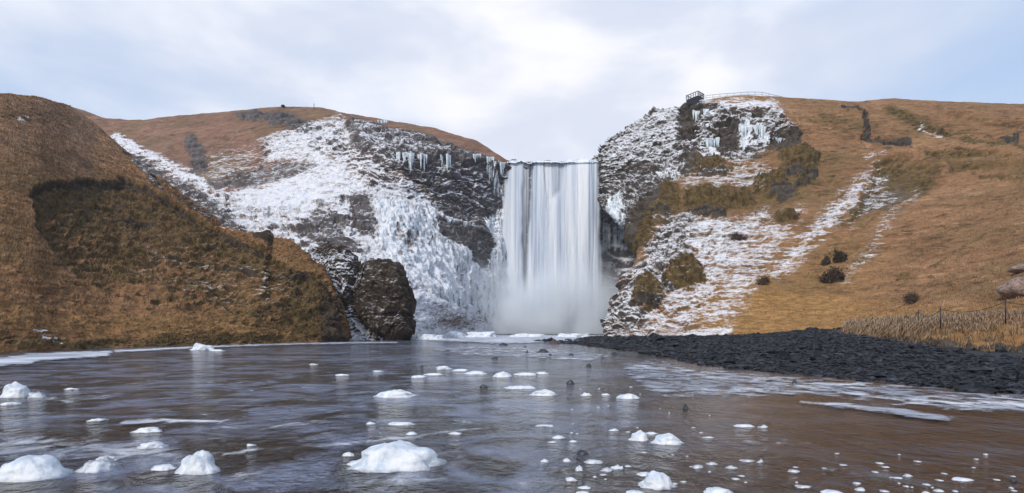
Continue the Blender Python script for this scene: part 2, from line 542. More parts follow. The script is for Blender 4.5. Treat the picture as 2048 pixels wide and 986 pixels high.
def blocks(P, sc, s=0, warp=0.6):
    """broken basalt: every block stands out by its own amount"""
    q = P * np.asarray(sc) + warp * np.stack([fbm(P * 0.13, 3, 901), fbm(P * 0.13 + 9, 3, 902), 0.7 * fbm(P * 0.13 + 19, 3, 903)], -1)
    q[:, 0] += 0.5 * (np.floor(q[:, 2]) % 2)
    i = np.floor(q).astype(np.int64).astype(np.uint32)
    h = i[:, 0] * np.uint32(374761393) + i[:, 1] * np.uint32(668265263) + i[:, 2] * np.uint32(2246822519) + np.uint32(s * 7919)
    h = (h ^ (h >> np.uint32(15))) * np.uint32(1274126177)
    h = (h ^ (h >> np.uint32(13))) & np.uint32(1023)
    return h / 511.5 - 1


def crag(P, s, where=None):
    if where is not None:
        out = np.zeros(len(P)); k = where > 0.04
        if k.any(): out[k] = crag(P[k], s)
        return out
    return 1.0 * blocks(P, (0.22, 0.22, 0.3), s, 0.9) + 0.55 * blocks(P, (0.5, 0.5, 0.75), s + 5, 1.4) + 0.25 * blocks(P, (1.1, 1.1, 1.7), s + 9, 2.0)


# ---- near left hill
def foot_Y(py):
    return F * H / (py - HY)


fl = [(-400, 728), (-150, 712), (0, 706), (50, 704), (100, 701), (160, 698.5), (210, 696.5), (290, 694), (350, 692), (410, 690), (460, 688.5),
      (500, 687.5), (530, 686.5), (560, 685.5), (590, 685), (620, 684.5), (645, 684), (662, 683.5), (674, 683)]
rl = [(-400, 150, 100), (-150, 172, 105), (0, 190, 116), (75, 197, 130), (140, 213, 148), (192, 252, 152), (250, 302, 140), (330, 362, 122),
      (400, 415, 106), (450, 453, 100), (497, 469, 97), (537, 464, 95), (546, 482, 94), (572, 476, 92), (604, 505, 90), (640, 545, 87),
      (666, 592, 84), (679, 640, 81), (679, 684, 79.5)]
foot = np.array([W(x, y, foot_Y(y)) for x, y in fl])
ridge = np.array([W(*p) for p in rl])
rows = [foot + np.array([0, -2.0, -0.9])]
for s, zz in ((0.0, 0.0), (0.04, 0.02), (0.12, 0.09), (0.3, 0.27), (0.5, 0.48), (0.75, 0.75), (0.92, 0.94), (1.0, 1.0)):
    r = foot * (1 - s) + ridge * s
    r[:, 2] = foot[:, 2] * (1 - zz) + ridge[:, 2] * zz
    if 0 < s <= 0.12:
        r[:, 2] += 0.5
    rows.append(r)
C1 = np.stack(rows)
BOWL = [(62, 396), (70, 380), (110, 368), (180, 361), (260, 364), (300, 376), (335, 403), (400, 445), (450, 472), (520, 500), (570, 524),
        (620, 560), (655, 600), (668, 655), (600, 672), (420, 640), (240, 600), (150, 560), (100, 500), (78, 450)]


def mask_left(Q, Q0, P, fr):
    n = len(P)
    fade = 0.25 + 0.75 * np.clip(1 - (Q0[:, 1] - 400) / 230, 0, 1) + 0.5 * sst(480, 650, Q0[:, 0])
    bowl = poly(Q, BOWL, 7)
    moss = 0.66 * bowl * np.clip(fade, 0, 1.1)
    lumpy = fbm(P * np.array([0.16, 0.16, 0.4]), 4, 88, 0.6)
    moss = np.clip(moss + 0.5 * bowl * lumpy + 0.3 * np.clip(lumpy, 0, 1) * sst(300, 620, Q0[:, 1]), 0, 1)
    moss = np.maximum(moss, 0.55 * stroke(Q, [(-50, 700), (200, 690), (400, 684), (650, 676)], 10, 8))
    moss = np.maximum(moss, 0.35 * poly(Q, [(0, 215), (100, 225), (180, 240), (150, 250), (0, 240)], 10))
    moss = np.maximum(moss, 0.8 * poly(Q, [(560, 560), (640, 560), (675, 640), (672, 684), (620, 680), (560, 640)], 18))
    rock = 0.75 * stroke(Q, [(250, 300), (290, 345), (340, 385), (420, 435)], 5, 5)  # shaded recess under the ridge overhang, painted in as dark rock
    rock = np.maximum(rock, 0.85 * stroke(Q, [(66, 395), (75, 384), (110, 371), (180, 364), (255, 367), (300, 380)], 3.5, 3))  # rim of the hollow: recess shade painted with the rock colour, next strokes too
    rock = np.maximum(rock, 0.7 * stroke(Q, [(300, 380), (340, 410), (400, 452), (470, 487), (530, 512)], 3, 3))
    rock = np.maximum(rock, 0.7 * stroke(Q, [(66, 398), (74, 445), (100, 510), (125, 545)], 2.5, 3))
    rock = np.maximum(rock, 0.65 * poly(Q, [(640, 575), (676, 600), (682, 690), (640, 690)], 12))
    rock = np.maximum(rock, 0.9 * poly(Q, [(505, 474), (538, 462), (545, 490), (530, 492)], 4))
    for c in [(260, 437, 45, 9), (470, 545, 40, 9), (590, 560, 30, 8), (210, 400, 40, 6), (330, 520, 30, 6)]:
        rock = np.maximum(rock, 0.6 * stroke(Q, [(c[0] - c[2], c[1] - 4), (c[0] + c[2], c[1] + 3)], c[3] * 0.6, 5))
    snow = 0.22 * poly(Q, [(230, 480), (400, 470), (560, 530), (620, 600), (480, 620), (330, 600)], 40)
    snow = np.maximum(snow, 0.5 * stroke(Q, [(265, 318), (300, 350), (345, 390), (420, 440), (470, 462)], 6, 6))
    snow = np.maximum(snow, 0.85 * stroke(Q, [(40, 236), (58, 239)], 3, 3))
    snow = np.maximum(snow, 0.95 * stroke(Q, [(66, 668), (82, 670)], 4, 3))
    snow = np.maximum(snow, 0.95 * stroke(Q, [(80, 685), (92, 692), (104, 694)], 3, 2))
    snow = np.maximum(snow, 0.8 * stroke(Q, [(105, 684), (122, 693)], 3, 2))
    warm = 0.45 * stroke(Q, [(0, 640), (200, 650), (420, 662), (560, 672)], 22, 18)
    pale = sst(400, 240, Q0[:, 1]) * sst(-100, 160, Q0[:, 0] + 60)
    m1 = np.stack([snow, rock, moss, 0 * snow], -1) * fr[:, None]
    m2 = np.stack([warm, 0 * warm, pale, 0 * warm], -1)
    return m1, m2


def disp_left(Q, Q0, P, m1, m2, fr):
    bowl = poly(Q, BOWL, 4)
    fade = np.clip(1 - (Q0[:, 1] - 400) / 260, 0.15, 1)
    und = 0.55 * fbm(P * np.array([0.12, 0.12, 0.22]), 4, 1)
    ter = fbm(P * np.array([0.4, 0.4, 1.1]), 6, 2, 0.6, ridged=True)
    d = und + 0.55 * ter
    d -= 2.3 * bowl * fade
    lump = fbm(P * np.array([0.28, 0.28, 0.6]), 5, 9, 0.55, ridged=True)
    d += bowl * np.clip(0.35 + fade, 0, 1) * (1.5 * lump + 0.7 * strata(P + np.array([0, 0, 0]), 0.5, 77, 3.0))
    d -= 0.9 * stroke(Q, [(270, 312), (330, 372), (400, 432), (470, 470), (520, 507), (560, 532), (640, 565), (662, 600)], 4, 5)
    d += 0.9 * stroke(Q, [(330, 392), (400, 442), (470, 480), (520, 514), (600, 560)], 6, 6) * 0.5
    cl = sst(560, 660, Q0[:, 0])
    d += cl * (1.0 * fbm(P * np.array([0.25, 0.25, 0.15]), 5, 21, 0.6, ridged=True))
    low = sst(690, 640, Q0[:, 1])
    small = fbm(P * np.array([1.1, 1.1, 1.6]), 3, 31)
    d += 0.16 * small * (1 - low * 0.4)
    env = np.clip((P[:, 2] + 0.9) / 1.2, 0.1, 1)
    return d * env, None


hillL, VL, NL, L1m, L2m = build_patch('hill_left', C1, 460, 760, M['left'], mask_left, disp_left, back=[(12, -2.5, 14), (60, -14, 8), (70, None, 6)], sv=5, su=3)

# ---- brown slope and left cliffs up to the waterfall
u = [120, 200, 300, 430, 540, 640, 720, 800, 880, 950, 1000, 1022, 1040]
tab = [
    ([695, 692, 690, 688, 684, 681, 678, 676, 673, 670.5, 669, 668.5, 668], [100, 108, 110, 108, 108, 110, 112, 116, 138, 162, 182, 193, 200], u),
    ([600, 600, 600, 600, 600, 598, 590, 590, 620, 645, 652, 655, 655], [120, 125, 125, 125, 122, 120, 120, 128, 146, 172, 190, 199, 202], u),
    ([450, 450, 450, 450, 460, 470, 480, 490, 500, 510, 520, 520, 520], [175, 170, 165, 155, 150, 145, 145, 150, 165, 183, 196, 201, 204], u),
    ([345, 345, 345, 345, 350, 360, 375, 385, 408, 420, 420, 420, 420], [215, 212, 207, 197, 186, 177, 170, 171, 181, 191, 199, 202, 204], u),
    ([310, 308, 300, 290, 285, 285, 290, 303, 312, 320, 328, 332, 333], [228, 228, 222, 212, 201, 190, 179, 173, 181, 189, 196, 199.5, 202], u),
    ([207, 236, 239, 225, 214, 214, 228, 244, 257, 280, 308, 325, 328], [262, 258, 252, 244, 234, 224, 215, 208, 204, 201, 199, 199.5, 203], [125, 215, 290, 430, 540, 640, 710, 790, 870, 950, 995, 1022, 1040]),
]
C2 = np.stack([np.stack([W(p, y, Y) for p, y, Y in zip(us, ys, Ys)]) for ys, Ys, us in tab])
C2 = np.concatenate([C2[:1] + np.array([0, -2, -1.5]), C2], 0)
SNOWL = [(525, 285), (600, 262), (680, 232), (700, 262), (745, 310), (800, 345), (860, 395), (925, 425), (985, 425), (1012, 380), (1030, 400),
         (1040, 690), (560, 700), (470, 445), (430, 378), (520, 372), (640, 335), (590, 325), (520, 330)]


def mask_mid(Q, Q0, P, fr):
    n = len(P)
    snow = 1.0 * poly(Q, SNOWL, 16)
    # snowy strip beyond the near hill
    snow = np.maximum(snow, 0.95 * stroke(Q, [(235, 285), (300, 315), (370, 352), (420, 385), (480, 430)], 13, 8))
    snow = np.maximum(snow, 0.3 * poly(Q, [(380, 310), (520, 290), (640, 335), (560, 375), (430, 378)], 25))
    snow = np.maximum(snow, 0.95 * poly(Q, [(545, 285), (600, 278), (640, 300), (700, 330), (650, 345), (600, 320), (540, 320)], 14))
    rock = np.zeros(n)
    R = [
        ([(470, 226), (580, 224), (605, 240), (640, 258), (690, 270), (670, 285), (610, 272), (560, 252), (490, 240)], 6, 0.8),
        ([(365, 275), (385, 270), (412, 300), (416, 345), (385, 350), (378, 310)], 6, 0.65),
        ([(415, 365), (465, 364), (463, 374), (420, 378)], 4, 0.7),
        ([(690, 230), (780, 236), (860, 255), (930, 278), (1022, 325), (1010, 395), (1000, 420), (985, 472), (955, 440), (900, 415), (860, 385), (820, 350), (760, 330), (725, 290)], 6, 0.95),
        ([(560, 330), (640, 325), (650, 345), (600, 362), (500, 372), (440, 372), (470, 345)], 8, 0.6),
        ([(700, 392), (735, 405), (750, 440), (745, 480), (722, 470), (700, 430)], 6, 0.85),
        ([(620, 425), (660, 430), (700, 440), (690, 480), (730, 505), (700, 510), (645, 505), (600, 470)], 8, 0.75),
        ([(795, 470), (832, 472), (825, 500), (800, 495)], 6, 0.6),
        ([(870, 438), (990, 470), (985, 500), (968, 545), (950, 530), (930, 500), (880, 475)], 7, 0.98),
        ([(690, 250), (720, 255), (745, 290), (735, 315), (705, 300)], 7, 0.7),
        ([(590, 290), (680, 282), (700, 300), (700, 330), (640, 310)], 7, 0.5),
        ([(860, 395), (960, 425), (980, 468), (900, 440), (870, 420)], 7, 0.8),
    ]
    for pts, so, v in R:
        rock = np.maximum(rock, v * poly(Q, pts, so))
    hole = np.zeros(n)
    for pts, so, v in [R[1], R[2], R[5], R[6], R[7], R[8], R[9], R[11]]:
        hole = np.maximum(hole, poly(Q, pts, so) * v)
    clf = poly(Q, R[3][0], 6)
    snow = snow * (1 - 0.85 * hole) * (1 - 0.95 * clf)
    snow = np.maximum(snow, clf * 0.62 * poly(Q, [(735, 268), (800, 272), (900, 292), (880, 308), (800, 305), (700, 300)], 10))
    snow = np.maximum(snow, clf * 0.3)
    snow = np.maximum(snow, clf * 0.62 * poly(Q, [(690, 240), (760, 255), (880, 285), (900, 305), (780, 330), (700, 300)], 14))
    snow = np.maximum(snow, 0.7 * stroke(Q, [(855, 342), (885, 340)], 4, 3))
    snow = np.maximum(snow, 0.7 * stroke(Q, [(945, 360), (975, 385), (990, 400)], 10, 8))
    rav = poly(Q, [(255, 305), (480, 425), (500, 480), (420, 460), (300, 370)], 10)
    snow = np.maximum(snow, 0.42 * rav); rock = np.maximum(rock, 0.7 * rav)
    rock = np.maximum(rock, 0.3 * poly(Q, SNOWL, 16))
    scr = 0.35 * stroke(Q, [(300, 300), (380, 345), (470, 365)], 30, 20)
    # ice curtains low on the wall
    ice = 0.66 * poly(Q, [(735, 400), (800, 400), (880, 420), (960, 440), (1010, 400), (1030, 420), (1035, 640), (900, 640), (800, 560), (740, 500)], 22)
    ice *= 1 - 0.8 * hole
    ice = np.maximum(ice, 0.5 * stroke(Q, [(985, 330), (1010, 420)], 10, 8) * (Q0[:, 1] > 325))
    snow -= 0.4 * ice
    snow = np.maximum(snow, 0.95 * poly(Q, [(800, 585), (850, 600), (920, 640), (1000, 656), (1010, 690), (780, 690)], 10))
    # plain grass near the skyline
    gr = poly(Q0 * 0.6 + Q * 0.4, [(680, 195), (800, 225), (900, 245), (1035, 315), (1015, 330), (940, 303), (860, 275), (770, 254), (690, 238)], 7)
    rock *= 1 - 0.9 * gr; snow *= 1 - 0.8 * gr
    m1 = np.stack([np.clip(snow, 0, 1) * fr, rock * fr, 0.15 * gr, ice * fr], -1)
    calm_ = np.maximum(0.95 * poly(Q, [(790, 575), (850, 590), (920, 630), (1000, 650), (1020, 700), (760, 700), (700, 640)], 14), 0.6 * np.clip(ice * 2, 0, 1))
    calm_ = np.maximum(calm_, 0.75 * poly(Q, [(545, 285), (600, 278), (700, 330), (740, 380), (600, 420), (470, 400), (540, 320)], 20))
    m2 = np.stack([0 * snow, scr, 0 * snow, calm_], -1)
    return m1, m2


def disp_mid(Q, Q0, P, m1, m2, fr):
    rock = m1[:, 1]
    d = 1.6 * fbm(P * 0.035, 3, 4) * (1 - rock) + 0.5 * fbm(P * np.array([0.2, 0.2, 0.5]), 5, 6)
    act = np.clip(rock * 1.2 + m1[:, 0] * 0.6, 0, 1)
    act *= 0.85 * (1 - 0.95 * np.clip(m1[:, 3] * 1.4, 0, 1)) * (1 - 0.8 * m2[:, 3])
    d += act * (0.8 * strata(P, 0.22, 40, 2.6) + 0.9 * fbm(P * np.array([0.14, 0.14, 0.12]), 5, 12, 0.55, ridged=True) + 1.0 * crag(P, 44, act))
    clf = poly(Q, [(780, 300), (1012, 328), (1005, 400), (990, 470), (955, 435), (880, 400), (820, 350)], 6)
    d -= 1.5 * clf
    # frozen curtains: vertical flutes
    flu = fbm(np.stack([P[:, 0] * 0.38, P[:, 1] * 0.38, P[:, 2] * 0.035], -1) + 0.4 * noise(P * 0.12, 8)[:, None] * np.array([1, 1, 0]), 4, 61, 0.6, ridged=True)
    d += m1[:, 3] * 2.6 * flu + m1[:, 3] * 1.2 * strata(P, 0.09, 90, 2.5)
    for c in [(715, 275, 22, 1.8), (745, 375, 20, 1.2), (590, 300, 40, 1.5), (660, 360, 40, 1.4), (800, 440, 30, 1.2), (870, 600, 45, 2)]:
        d += c[3] * np.exp(-((Q0[:, 0] - c[0]) ** 2 + (Q0[:, 1] - c[1]) ** 2) / (2 * c[2] ** 2))
    mound = stroke(Q, [(820, 600), (880, 632), (960, 655), (1010, 664)], 10, 10)
    d += 1.4 * mound
    grd = m1[:, 2] / 0.15
    edge = sst(205, 240, Q0[:, 1]) * (1 - 0.75 * np.clip(grd, 0, 1))
    return d * np.clip((P[:, 2] + 1.0) / 4, 0.15, 1) * np.where(fr > 0, 0.35 + 0.65 * edge, 0.3), None


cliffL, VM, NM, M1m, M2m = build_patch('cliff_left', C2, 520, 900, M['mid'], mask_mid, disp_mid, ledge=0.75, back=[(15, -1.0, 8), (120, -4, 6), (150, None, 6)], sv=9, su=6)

# ---- wall behind the fall and the river bed above it
uw = [1000, 1040, 1080, 1120, 1160, 1200, 1240, 1290, 1340]
C3 = np.stack([
    np.stack([W(x, 675, Y) for x, Y in zip(uw, [204, 203, 203, 203, 203, 204, 206, 204, 200])]),
    np.stack([W(x, 560, Y) for x, Y in zip(uw, [206, 206, 206, 206, 206, 208, 211, 208, 202])]),
    np.stack([W(x, 430, Y) for x, Y in zip(uw, [206, 206, 206, 206, 206, 208, 211, 208, 202])]),
    np.stack([W(x, 380, Y) for x, Y in zip(uw, [203, 203, 203, 203, 203, 202, 204, 202, 200])]),
    np.stack([W(x, y, Y) for x, y, Y in zip(uw, [331, 329, 328, 327, 326, 330, 345, 345, 345], [201, 201, 201, 201, 201, 200, 200, 200, 200])]),
])


def mask_wall(Q, Q0, P, fr):
    n = len(P)
    rock = np.full(n, 1.0)
    ice = 0.35 * sst(470, 350, Q0[:, 1]) * sst(1205, 1190, Q0[:, 0])
    ice = np.maximum(ice, 0.6 * poly(Q, [(1195, 440), (1275, 450), (1290, 505), (1195, 505)], 10))
    ice = np.maximum(ice, 0.35 * poly(Q, [(1195, 400), (1240, 400), (1240, 450), (1195, 450)], 10))
    snow = 0.75 * poly(Q, [(1190, 508), (1290, 512), (1290, 560), (1240, 600), (1220, 540), (1190, 530)], 8)
    snow = np.maximum(snow, 0.35 * sst(420, 330, Q0[:, 1]))
    snow = np.maximum(snow, 0.25)
    return np.stack([snow, rock, 0 * rock, ice], -1), np.zeros((n, 4))


def disp_wall(Q, Q0, P, m1, m2, fr):
    d = 1.0 * strata(P, 0.25, 70) + 1.2 * fbm(P * 0.18, 5, 71, ridged=True)
    d += m1[:, 3] * 1.5 * fbm(np.stack([P[:, 0] * 0.7, P[:, 1] * 0.7, P[:, 2] * 0.05], -1), 4, 73, ridged=True)
    d += 2.5 * poly(Q, [(1198, 530), (1222, 530), (1240, 570), (1235, 640), (1198, 650)], 8)
    return d, None


build_patch('cliff_behind_fall', C3, 260, 300, M['mid'], mask_wall, disp_wall, back=[(6, 0.0, 4), (60, -0.5, 6)], sv=6, su=3)

# ---- right hill
R_rows = [
    [(1216, 673, 126), (1212, 672, 118), (1260, 672, 112), (1340, 671.5, 106), (1440, 671, 99), (1560, 667, 93), (1680, 657, 90), (1800, 653, 80), (1950, 649, 64), (2100, 649, 52), (2400, 655, 45)],
    [(1240, 622, 134), (1228, 622, 121), (1275, 615, 117), (1350, 610, 112), (1450, 605, 108), (1570, 605, 104), (1700, 605, 101), (1820, 600, 93), (1960, 590, 79), (2110, 580, 67), (2400, 570, 60)],
    [(1290, 540, 142), (1268, 545, 128), (1310, 540, 124), (1380, 535, 121), (1470, 530, 119), (1580, 530, 117), (1700, 530, 114), (1820, 520, 108), (1960, 505, 96), (2110, 490, 84), (2400, 480, 78)],
    [(1320, 500, 150), (1296, 498, 138), (1340, 480, 134), (1405, 465, 134), (1490, 450, 133), (1590, 450, 130), (1700, 450, 129), (1820, 430, 125), (1960, 420, 115), (2110, 410, 104), (2400, 400, 98)],
    [(1290, 455, 172), (1262, 455, 158), (1320, 420, 150), (1395, 395, 150), (1490, 385, 149), (1590, 375, 147), (1700, 365, 147), (1820, 350, 145), (1960, 340, 137), (2110, 330, 129), (2400, 320, 122)],
    [(1230, 402, 206), (1204, 400, 199), (1262, 350, 188), (1345, 315, 177), (1430, 305, 169), (1560, 295, 165), (1700, 285, 165), (1820, 285, 164), (1960, 285, 157), (2110, 278, 150), (2400, 270, 145)],
    [(1225, 345, 210), (1191, 345, 200.5), (1245, 305, 192), (1340, 262, 181), (1430, 248, 175), (1560, 245, 172), (1700, 243, 173), (1820, 243, 172), (1960, 248, 165), (2110, 245, 158), (2400, 240, 152)],
    [(1215, 316, 212), (1190, 316, 200.5), (1240, 266, 197), (1310, 226, 190), (1372, 208, 185), (1480, 190, 184), (1590, 197, 186), (1700, 205, 191), (1790, 198, 192), (2060, 214, 182), (2400, 228, 172)],
]
CR = np.stack([np.stack([W(*p) for p in r]) for r in R_rows])
CR = np.concatenate([CR[:1] + np.array([0, -2, -1.5]), CR], 0)
MOSSR = [
    [(1318, 388), (1345, 372), (1366, 385), (1360, 425), (1335, 442), (1318, 430)],
    [(1372, 385), (1400, 376), (1430, 382), (1480, 380), (1505, 395), (1495, 415), (1450, 425), (1430, 440), (1385, 430), (1372, 410)],
    [(1560, 312), (1600, 305), (1635, 318), (1625, 345), (1600, 358), (1565, 345)],
    [(1345, 545), (1368, 525), (1392, 535), (1412, 570), (1390, 585), (1352, 590), (1330, 575)],
    [(1285, 572), (1310, 565), (1338, 600), (1330, 620), (1300, 630), (1272, 625)],
    [(1510, 360), (1560, 350), (1580, 380), (1540, 390), (1505, 385)],
    [(1550, 432), (1590, 432), (1585, 447), (1555, 452)],
    [(1368, 315), (1395, 308), (1405, 330), (1385, 348), (1366, 345)],
    [(1402, 325), (1440, 322), (1448, 340), (1415, 350), (1400, 345)],
    [(1270, 420), (1300, 400), (1335, 440), (1320, 480), (1295, 500), (1270, 470)],
]
DARKR = [
    [(1358, 212), (1425, 211), (1432, 226), (1395, 240), (1388, 275), (1362, 280), (1356, 240)],
    [(1435, 255), (1462, 250), (1478, 265), (1476, 312), (1440, 315), (1430, 285)],
    [(1540, 268), (1580, 262), (1612, 270), (1600, 292), (1560, 300), (1540, 292)],
    [(1500, 222), (1530, 222), (1535, 238), (1510, 240)],
    [(1460, 222), (1490, 222), (1490, 236), (1462, 236)],
]


def mask_right(Q, Q0, P, fr):
    n = len(P)
    rock = np.zeros(n); moss = np.zeros(n)
    rock = np.maximum(rock, 0.95 * poly(Q, [(1180, 300), (1260, 240), (1360, 200), (1420, 215), (1440, 250), (1420, 300), (1380, 350), (1330, 380), (1290, 500), (1262, 470), (1180, 420)], 12))
    rock = np.maximum(rock, 0.5 * poly(Q, [(1360, 215), (1540, 212), (1620, 270), (1580, 310), (1480, 330), (1380, 350)], 18))
    rock = np.maximum(rock, 0.42 * poly(Q, [(1320, 440), (1400, 430), (1380, 520), (1290, 668), (1200, 690), (1200, 610), (1290, 510)], 22))
    for p in MOSSR:
        moss = np.maximum(moss, 0.9 * poly(Q, p, 12))
        rock = np.maximum(rock * (1 - 0.5 * poly(Q, p, 8)), 0)
    low = stroke(Q, [(1320, 440), (1345, 444)], 4, 4)
    for a, b in [((1375, 433), (1445, 441)), ((1318, 430), (1340, 444)), ((1570, 350), (1625, 352)), ((1335, 585), (1350, 592)), ((1295, 625), (1330, 618)), ((1565, 398), (1620, 360)), ((1400, 350), (1450, 348)), ((1545, 388), (1580, 384))]:  # shadows under the mossy rocks, painted through the rock mask
        rock = np.maximum(rock, 0.85 * stroke(Q, [a, b], 5, 4))
    for p in DARKR:
        rock = np.maximum(rock, poly(Q, p, 5))
    # brown broken ground between the rocks
    moss = np.maximum(moss, 0.42 * poly(Q, [(1360, 330), (1560, 320), (1640, 300), (1640, 380), (1560, 440), (1450, 450), (1340, 440)], 22))
    moss = np.maximum(moss, 0.68 * poly(Q, [(1752, 340), (1800, 335), (1880, 358), (1850, 395), (1760, 425), (1705, 450), (1690, 430), (1740, 380)], 14))
    moss = np.maximum(moss, 0.75 * stroke(Q, [(1775, 230), (1830, 252), (1880, 272), (1950, 298), (2048, 305), (2200, 300)], 8, 9))
    moss = np.maximum(moss, 0.5 * stroke(Q, [(1880, 268), (1920, 262), (1990, 290)], 7, 8))
    moss = np.maximum(moss, 0.5 * stroke(Q, [(1850, 325), (1950, 318), (2048, 335), (2200, 335)], 5, 6))  # shaded underside of the terrace above, painted with the moss colour
    moss = np.maximum(moss, 0.55 * stroke(Q, [(1930, 345), (2048, 352), (2200, 350)], 4, 6))  # second terrace: underside shade painted the same way
    moss = np.maximum(moss, 0.5 * stroke(Q, [(1640, 232), (1720, 262)], 8, 8))
    moss = np.maximum(moss, 0.3 * poly(Q, [(1640, 300), (1750, 300), (1700, 400), (1640, 420)], 25))
    moss = np.maximum(moss, 0.4 * poly(Q, [(1620, 500), (1720, 470), (1760, 520), (1700, 570), (1600, 590)], 25))
    gul = stroke(Q0 * 0.75 + Q * 0.25, [(1682, 217), (1722, 224), (1728, 240), (1733, 278), (1722, 284), (1768, 290), (1818, 289)], 3.0, 2.0)
    gul = np.maximum(gul, stroke(Q0 * 0.75 + Q * 0.25, [(1726, 232), (1733, 276)], 5, 2))
    rock = np.maximum(rock, 0.95 * gul)
    rock = np.maximum(rock, 0.8 * stroke(Q, [(1995, 290), (2030, 294)], 3, 3))
    snow = 0.95 * poly(Q, [(1180, 320), (1240, 262), (1320, 225), (1365, 212), (1358, 300), (1320, 330), (1240, 335), (1190, 345)], 8)
    snow = np.maximum(snow, 0.38 * poly(Q, [(1190, 335), (1320, 330), (1350, 350), (1280, 420), (1290, 500), (1190, 420)], 10))
    snow = np.maximum(snow, 0.95 * poly(Q, [(1385, 206), (1470, 199), (1545, 206), (1570, 240), (1590, 262), (1540, 275), (1510, 320), (1470, 325), (1390, 330), (1350, 370), (1300, 360), (1360, 290), (1400, 240)], 14))
    snow = np.maximum(snow, 0.42 * poly(Q, [(1330, 340), (1520, 320), (1560, 350), (1500, 380), (1370, 380)], 18))
    lowsnow = poly(Q, [(1330, 446), (1380, 438), (1480, 448), (1530, 425), (1500, 490), (1450, 560), (1400, 640), (1390, 690), (1190, 690), (1220, 620), (1300, 505)], 24)
    snow = np.maximum(snow, 0.84 * lowsnow)
    snow = np.maximum(snow, 0.5 * poly(Q, [(1500, 450), (1600, 420), (1560, 520), (1500, 600), (1450, 672), (1380, 672), (1440, 560)], 28))
    snow = np.maximum(snow, 0.68 * stroke(Q, [(1755, 352), (1700, 400), (1640, 460), (1560, 540)], 14, 26))
    snow = np.maximum(snow, 0.34 * stroke(Q, [(1740, 315), (1760, 320)], 9, 8))
    snow = np.maximum(snow, 0.3 * stroke(Q, [(1830, 385), (1780, 440), (1740, 515), (1690, 562)], 10, 16))
    snow = np.maximum(snow, 0.3 * poly(Q, [(1740, 370), (1800, 380), (1760, 420), (1720, 440), (1700, 470), (1690, 440)], 12))
    snow = np.maximum(snow, 0.75 * stroke(Q, [(1838, 258), (1850, 268), (1880, 278)], 3, 4))
    snow = np.maximum(snow, 0.7 * stroke(Q, [(1525, 355), (1515, 380)], 8, 5))
    moss = np.maximum(moss, 0.5 * stroke(Q0 * 0.7 + Q * 0.3, [(1890, 345), (1960, 365), (2060, 372)], 3, 4))
    moss = np.maximum(moss, 0.5 * stroke(Q0 * 0.7 + Q * 0.3, [(1800, 395), (1760, 430), (1700, 480)], 3, 5))
    moss = np.maximum(moss, 0.55 * stroke(Q0 * 0.7 + Q * 0.3, [(1600, 240), (1680, 260), (1760, 300), (1850, 310)], 3, 5))
    snow = np.maximum(snow, 0.85 * stroke(Q, [(1240, 672), (1380, 668), (1460, 667)], 5, 4))
    fac = np.zeros(n)
    for p in MOSSR: fac = np.maximum(fac, 0.8 * poly(Q, p, 10))
    for p in DARKR: fac = np.maximum(fac, 0.85 * poly(Q, p, 8))
    snow *= 1 - fac
    ice = np.zeros(n)
    for pts, w in [([(1490, 252), (1494, 295)], 12), ([(1420, 285), (1432, 315)], 8), ([(1235, 405), (1250, 480)], 16), ([(1520, 262), (1524, 285)], 10)]:
        ice = np.maximum(ice, 0.65 * stroke(Q, pts, w, 6))
    warm = 0.9 * poly(Q, [(1400, 600), (1480, 570), (1650, 590), (1800, 625), (2100, 630), (2100, 680), (1400, 690)], 28)
    warm = np.maximum(warm, 0.35 * poly(Q, [(1500, 450), (1750, 480), (1750, 600), (1450, 600)], 60))
    warm = np.maximum(warm, 0.5 * stroke(Q, [(1430, 196), (1500, 194), (1600, 202)], 6, 5))
    scr = 0.45 * poly(Q, [(1720, 385), (1800, 360), (1830, 390), (1770, 420), (1720, 440)], 14)
    sm_ = 0.6 * poly(Q, [(1200, 315), (1260, 255), (1330, 225), (1362, 214), (1358, 290), (1310, 325), (1240, 335)], 10)
    path = stroke(Q, [(2080, 440), (1980, 475), (1930, 505), (1880, 540), (1800, 570), (1760, 580)], 2.5, 3)
    moss = np.maximum(moss, 0.6 * path)
    m1 = np.stack([snow * fr, rock * fr, moss * fr, ice * fr], -1)
    m2 = np.stack([warm, scr, 0 * warm, sm_], -1)
    return m1, m2


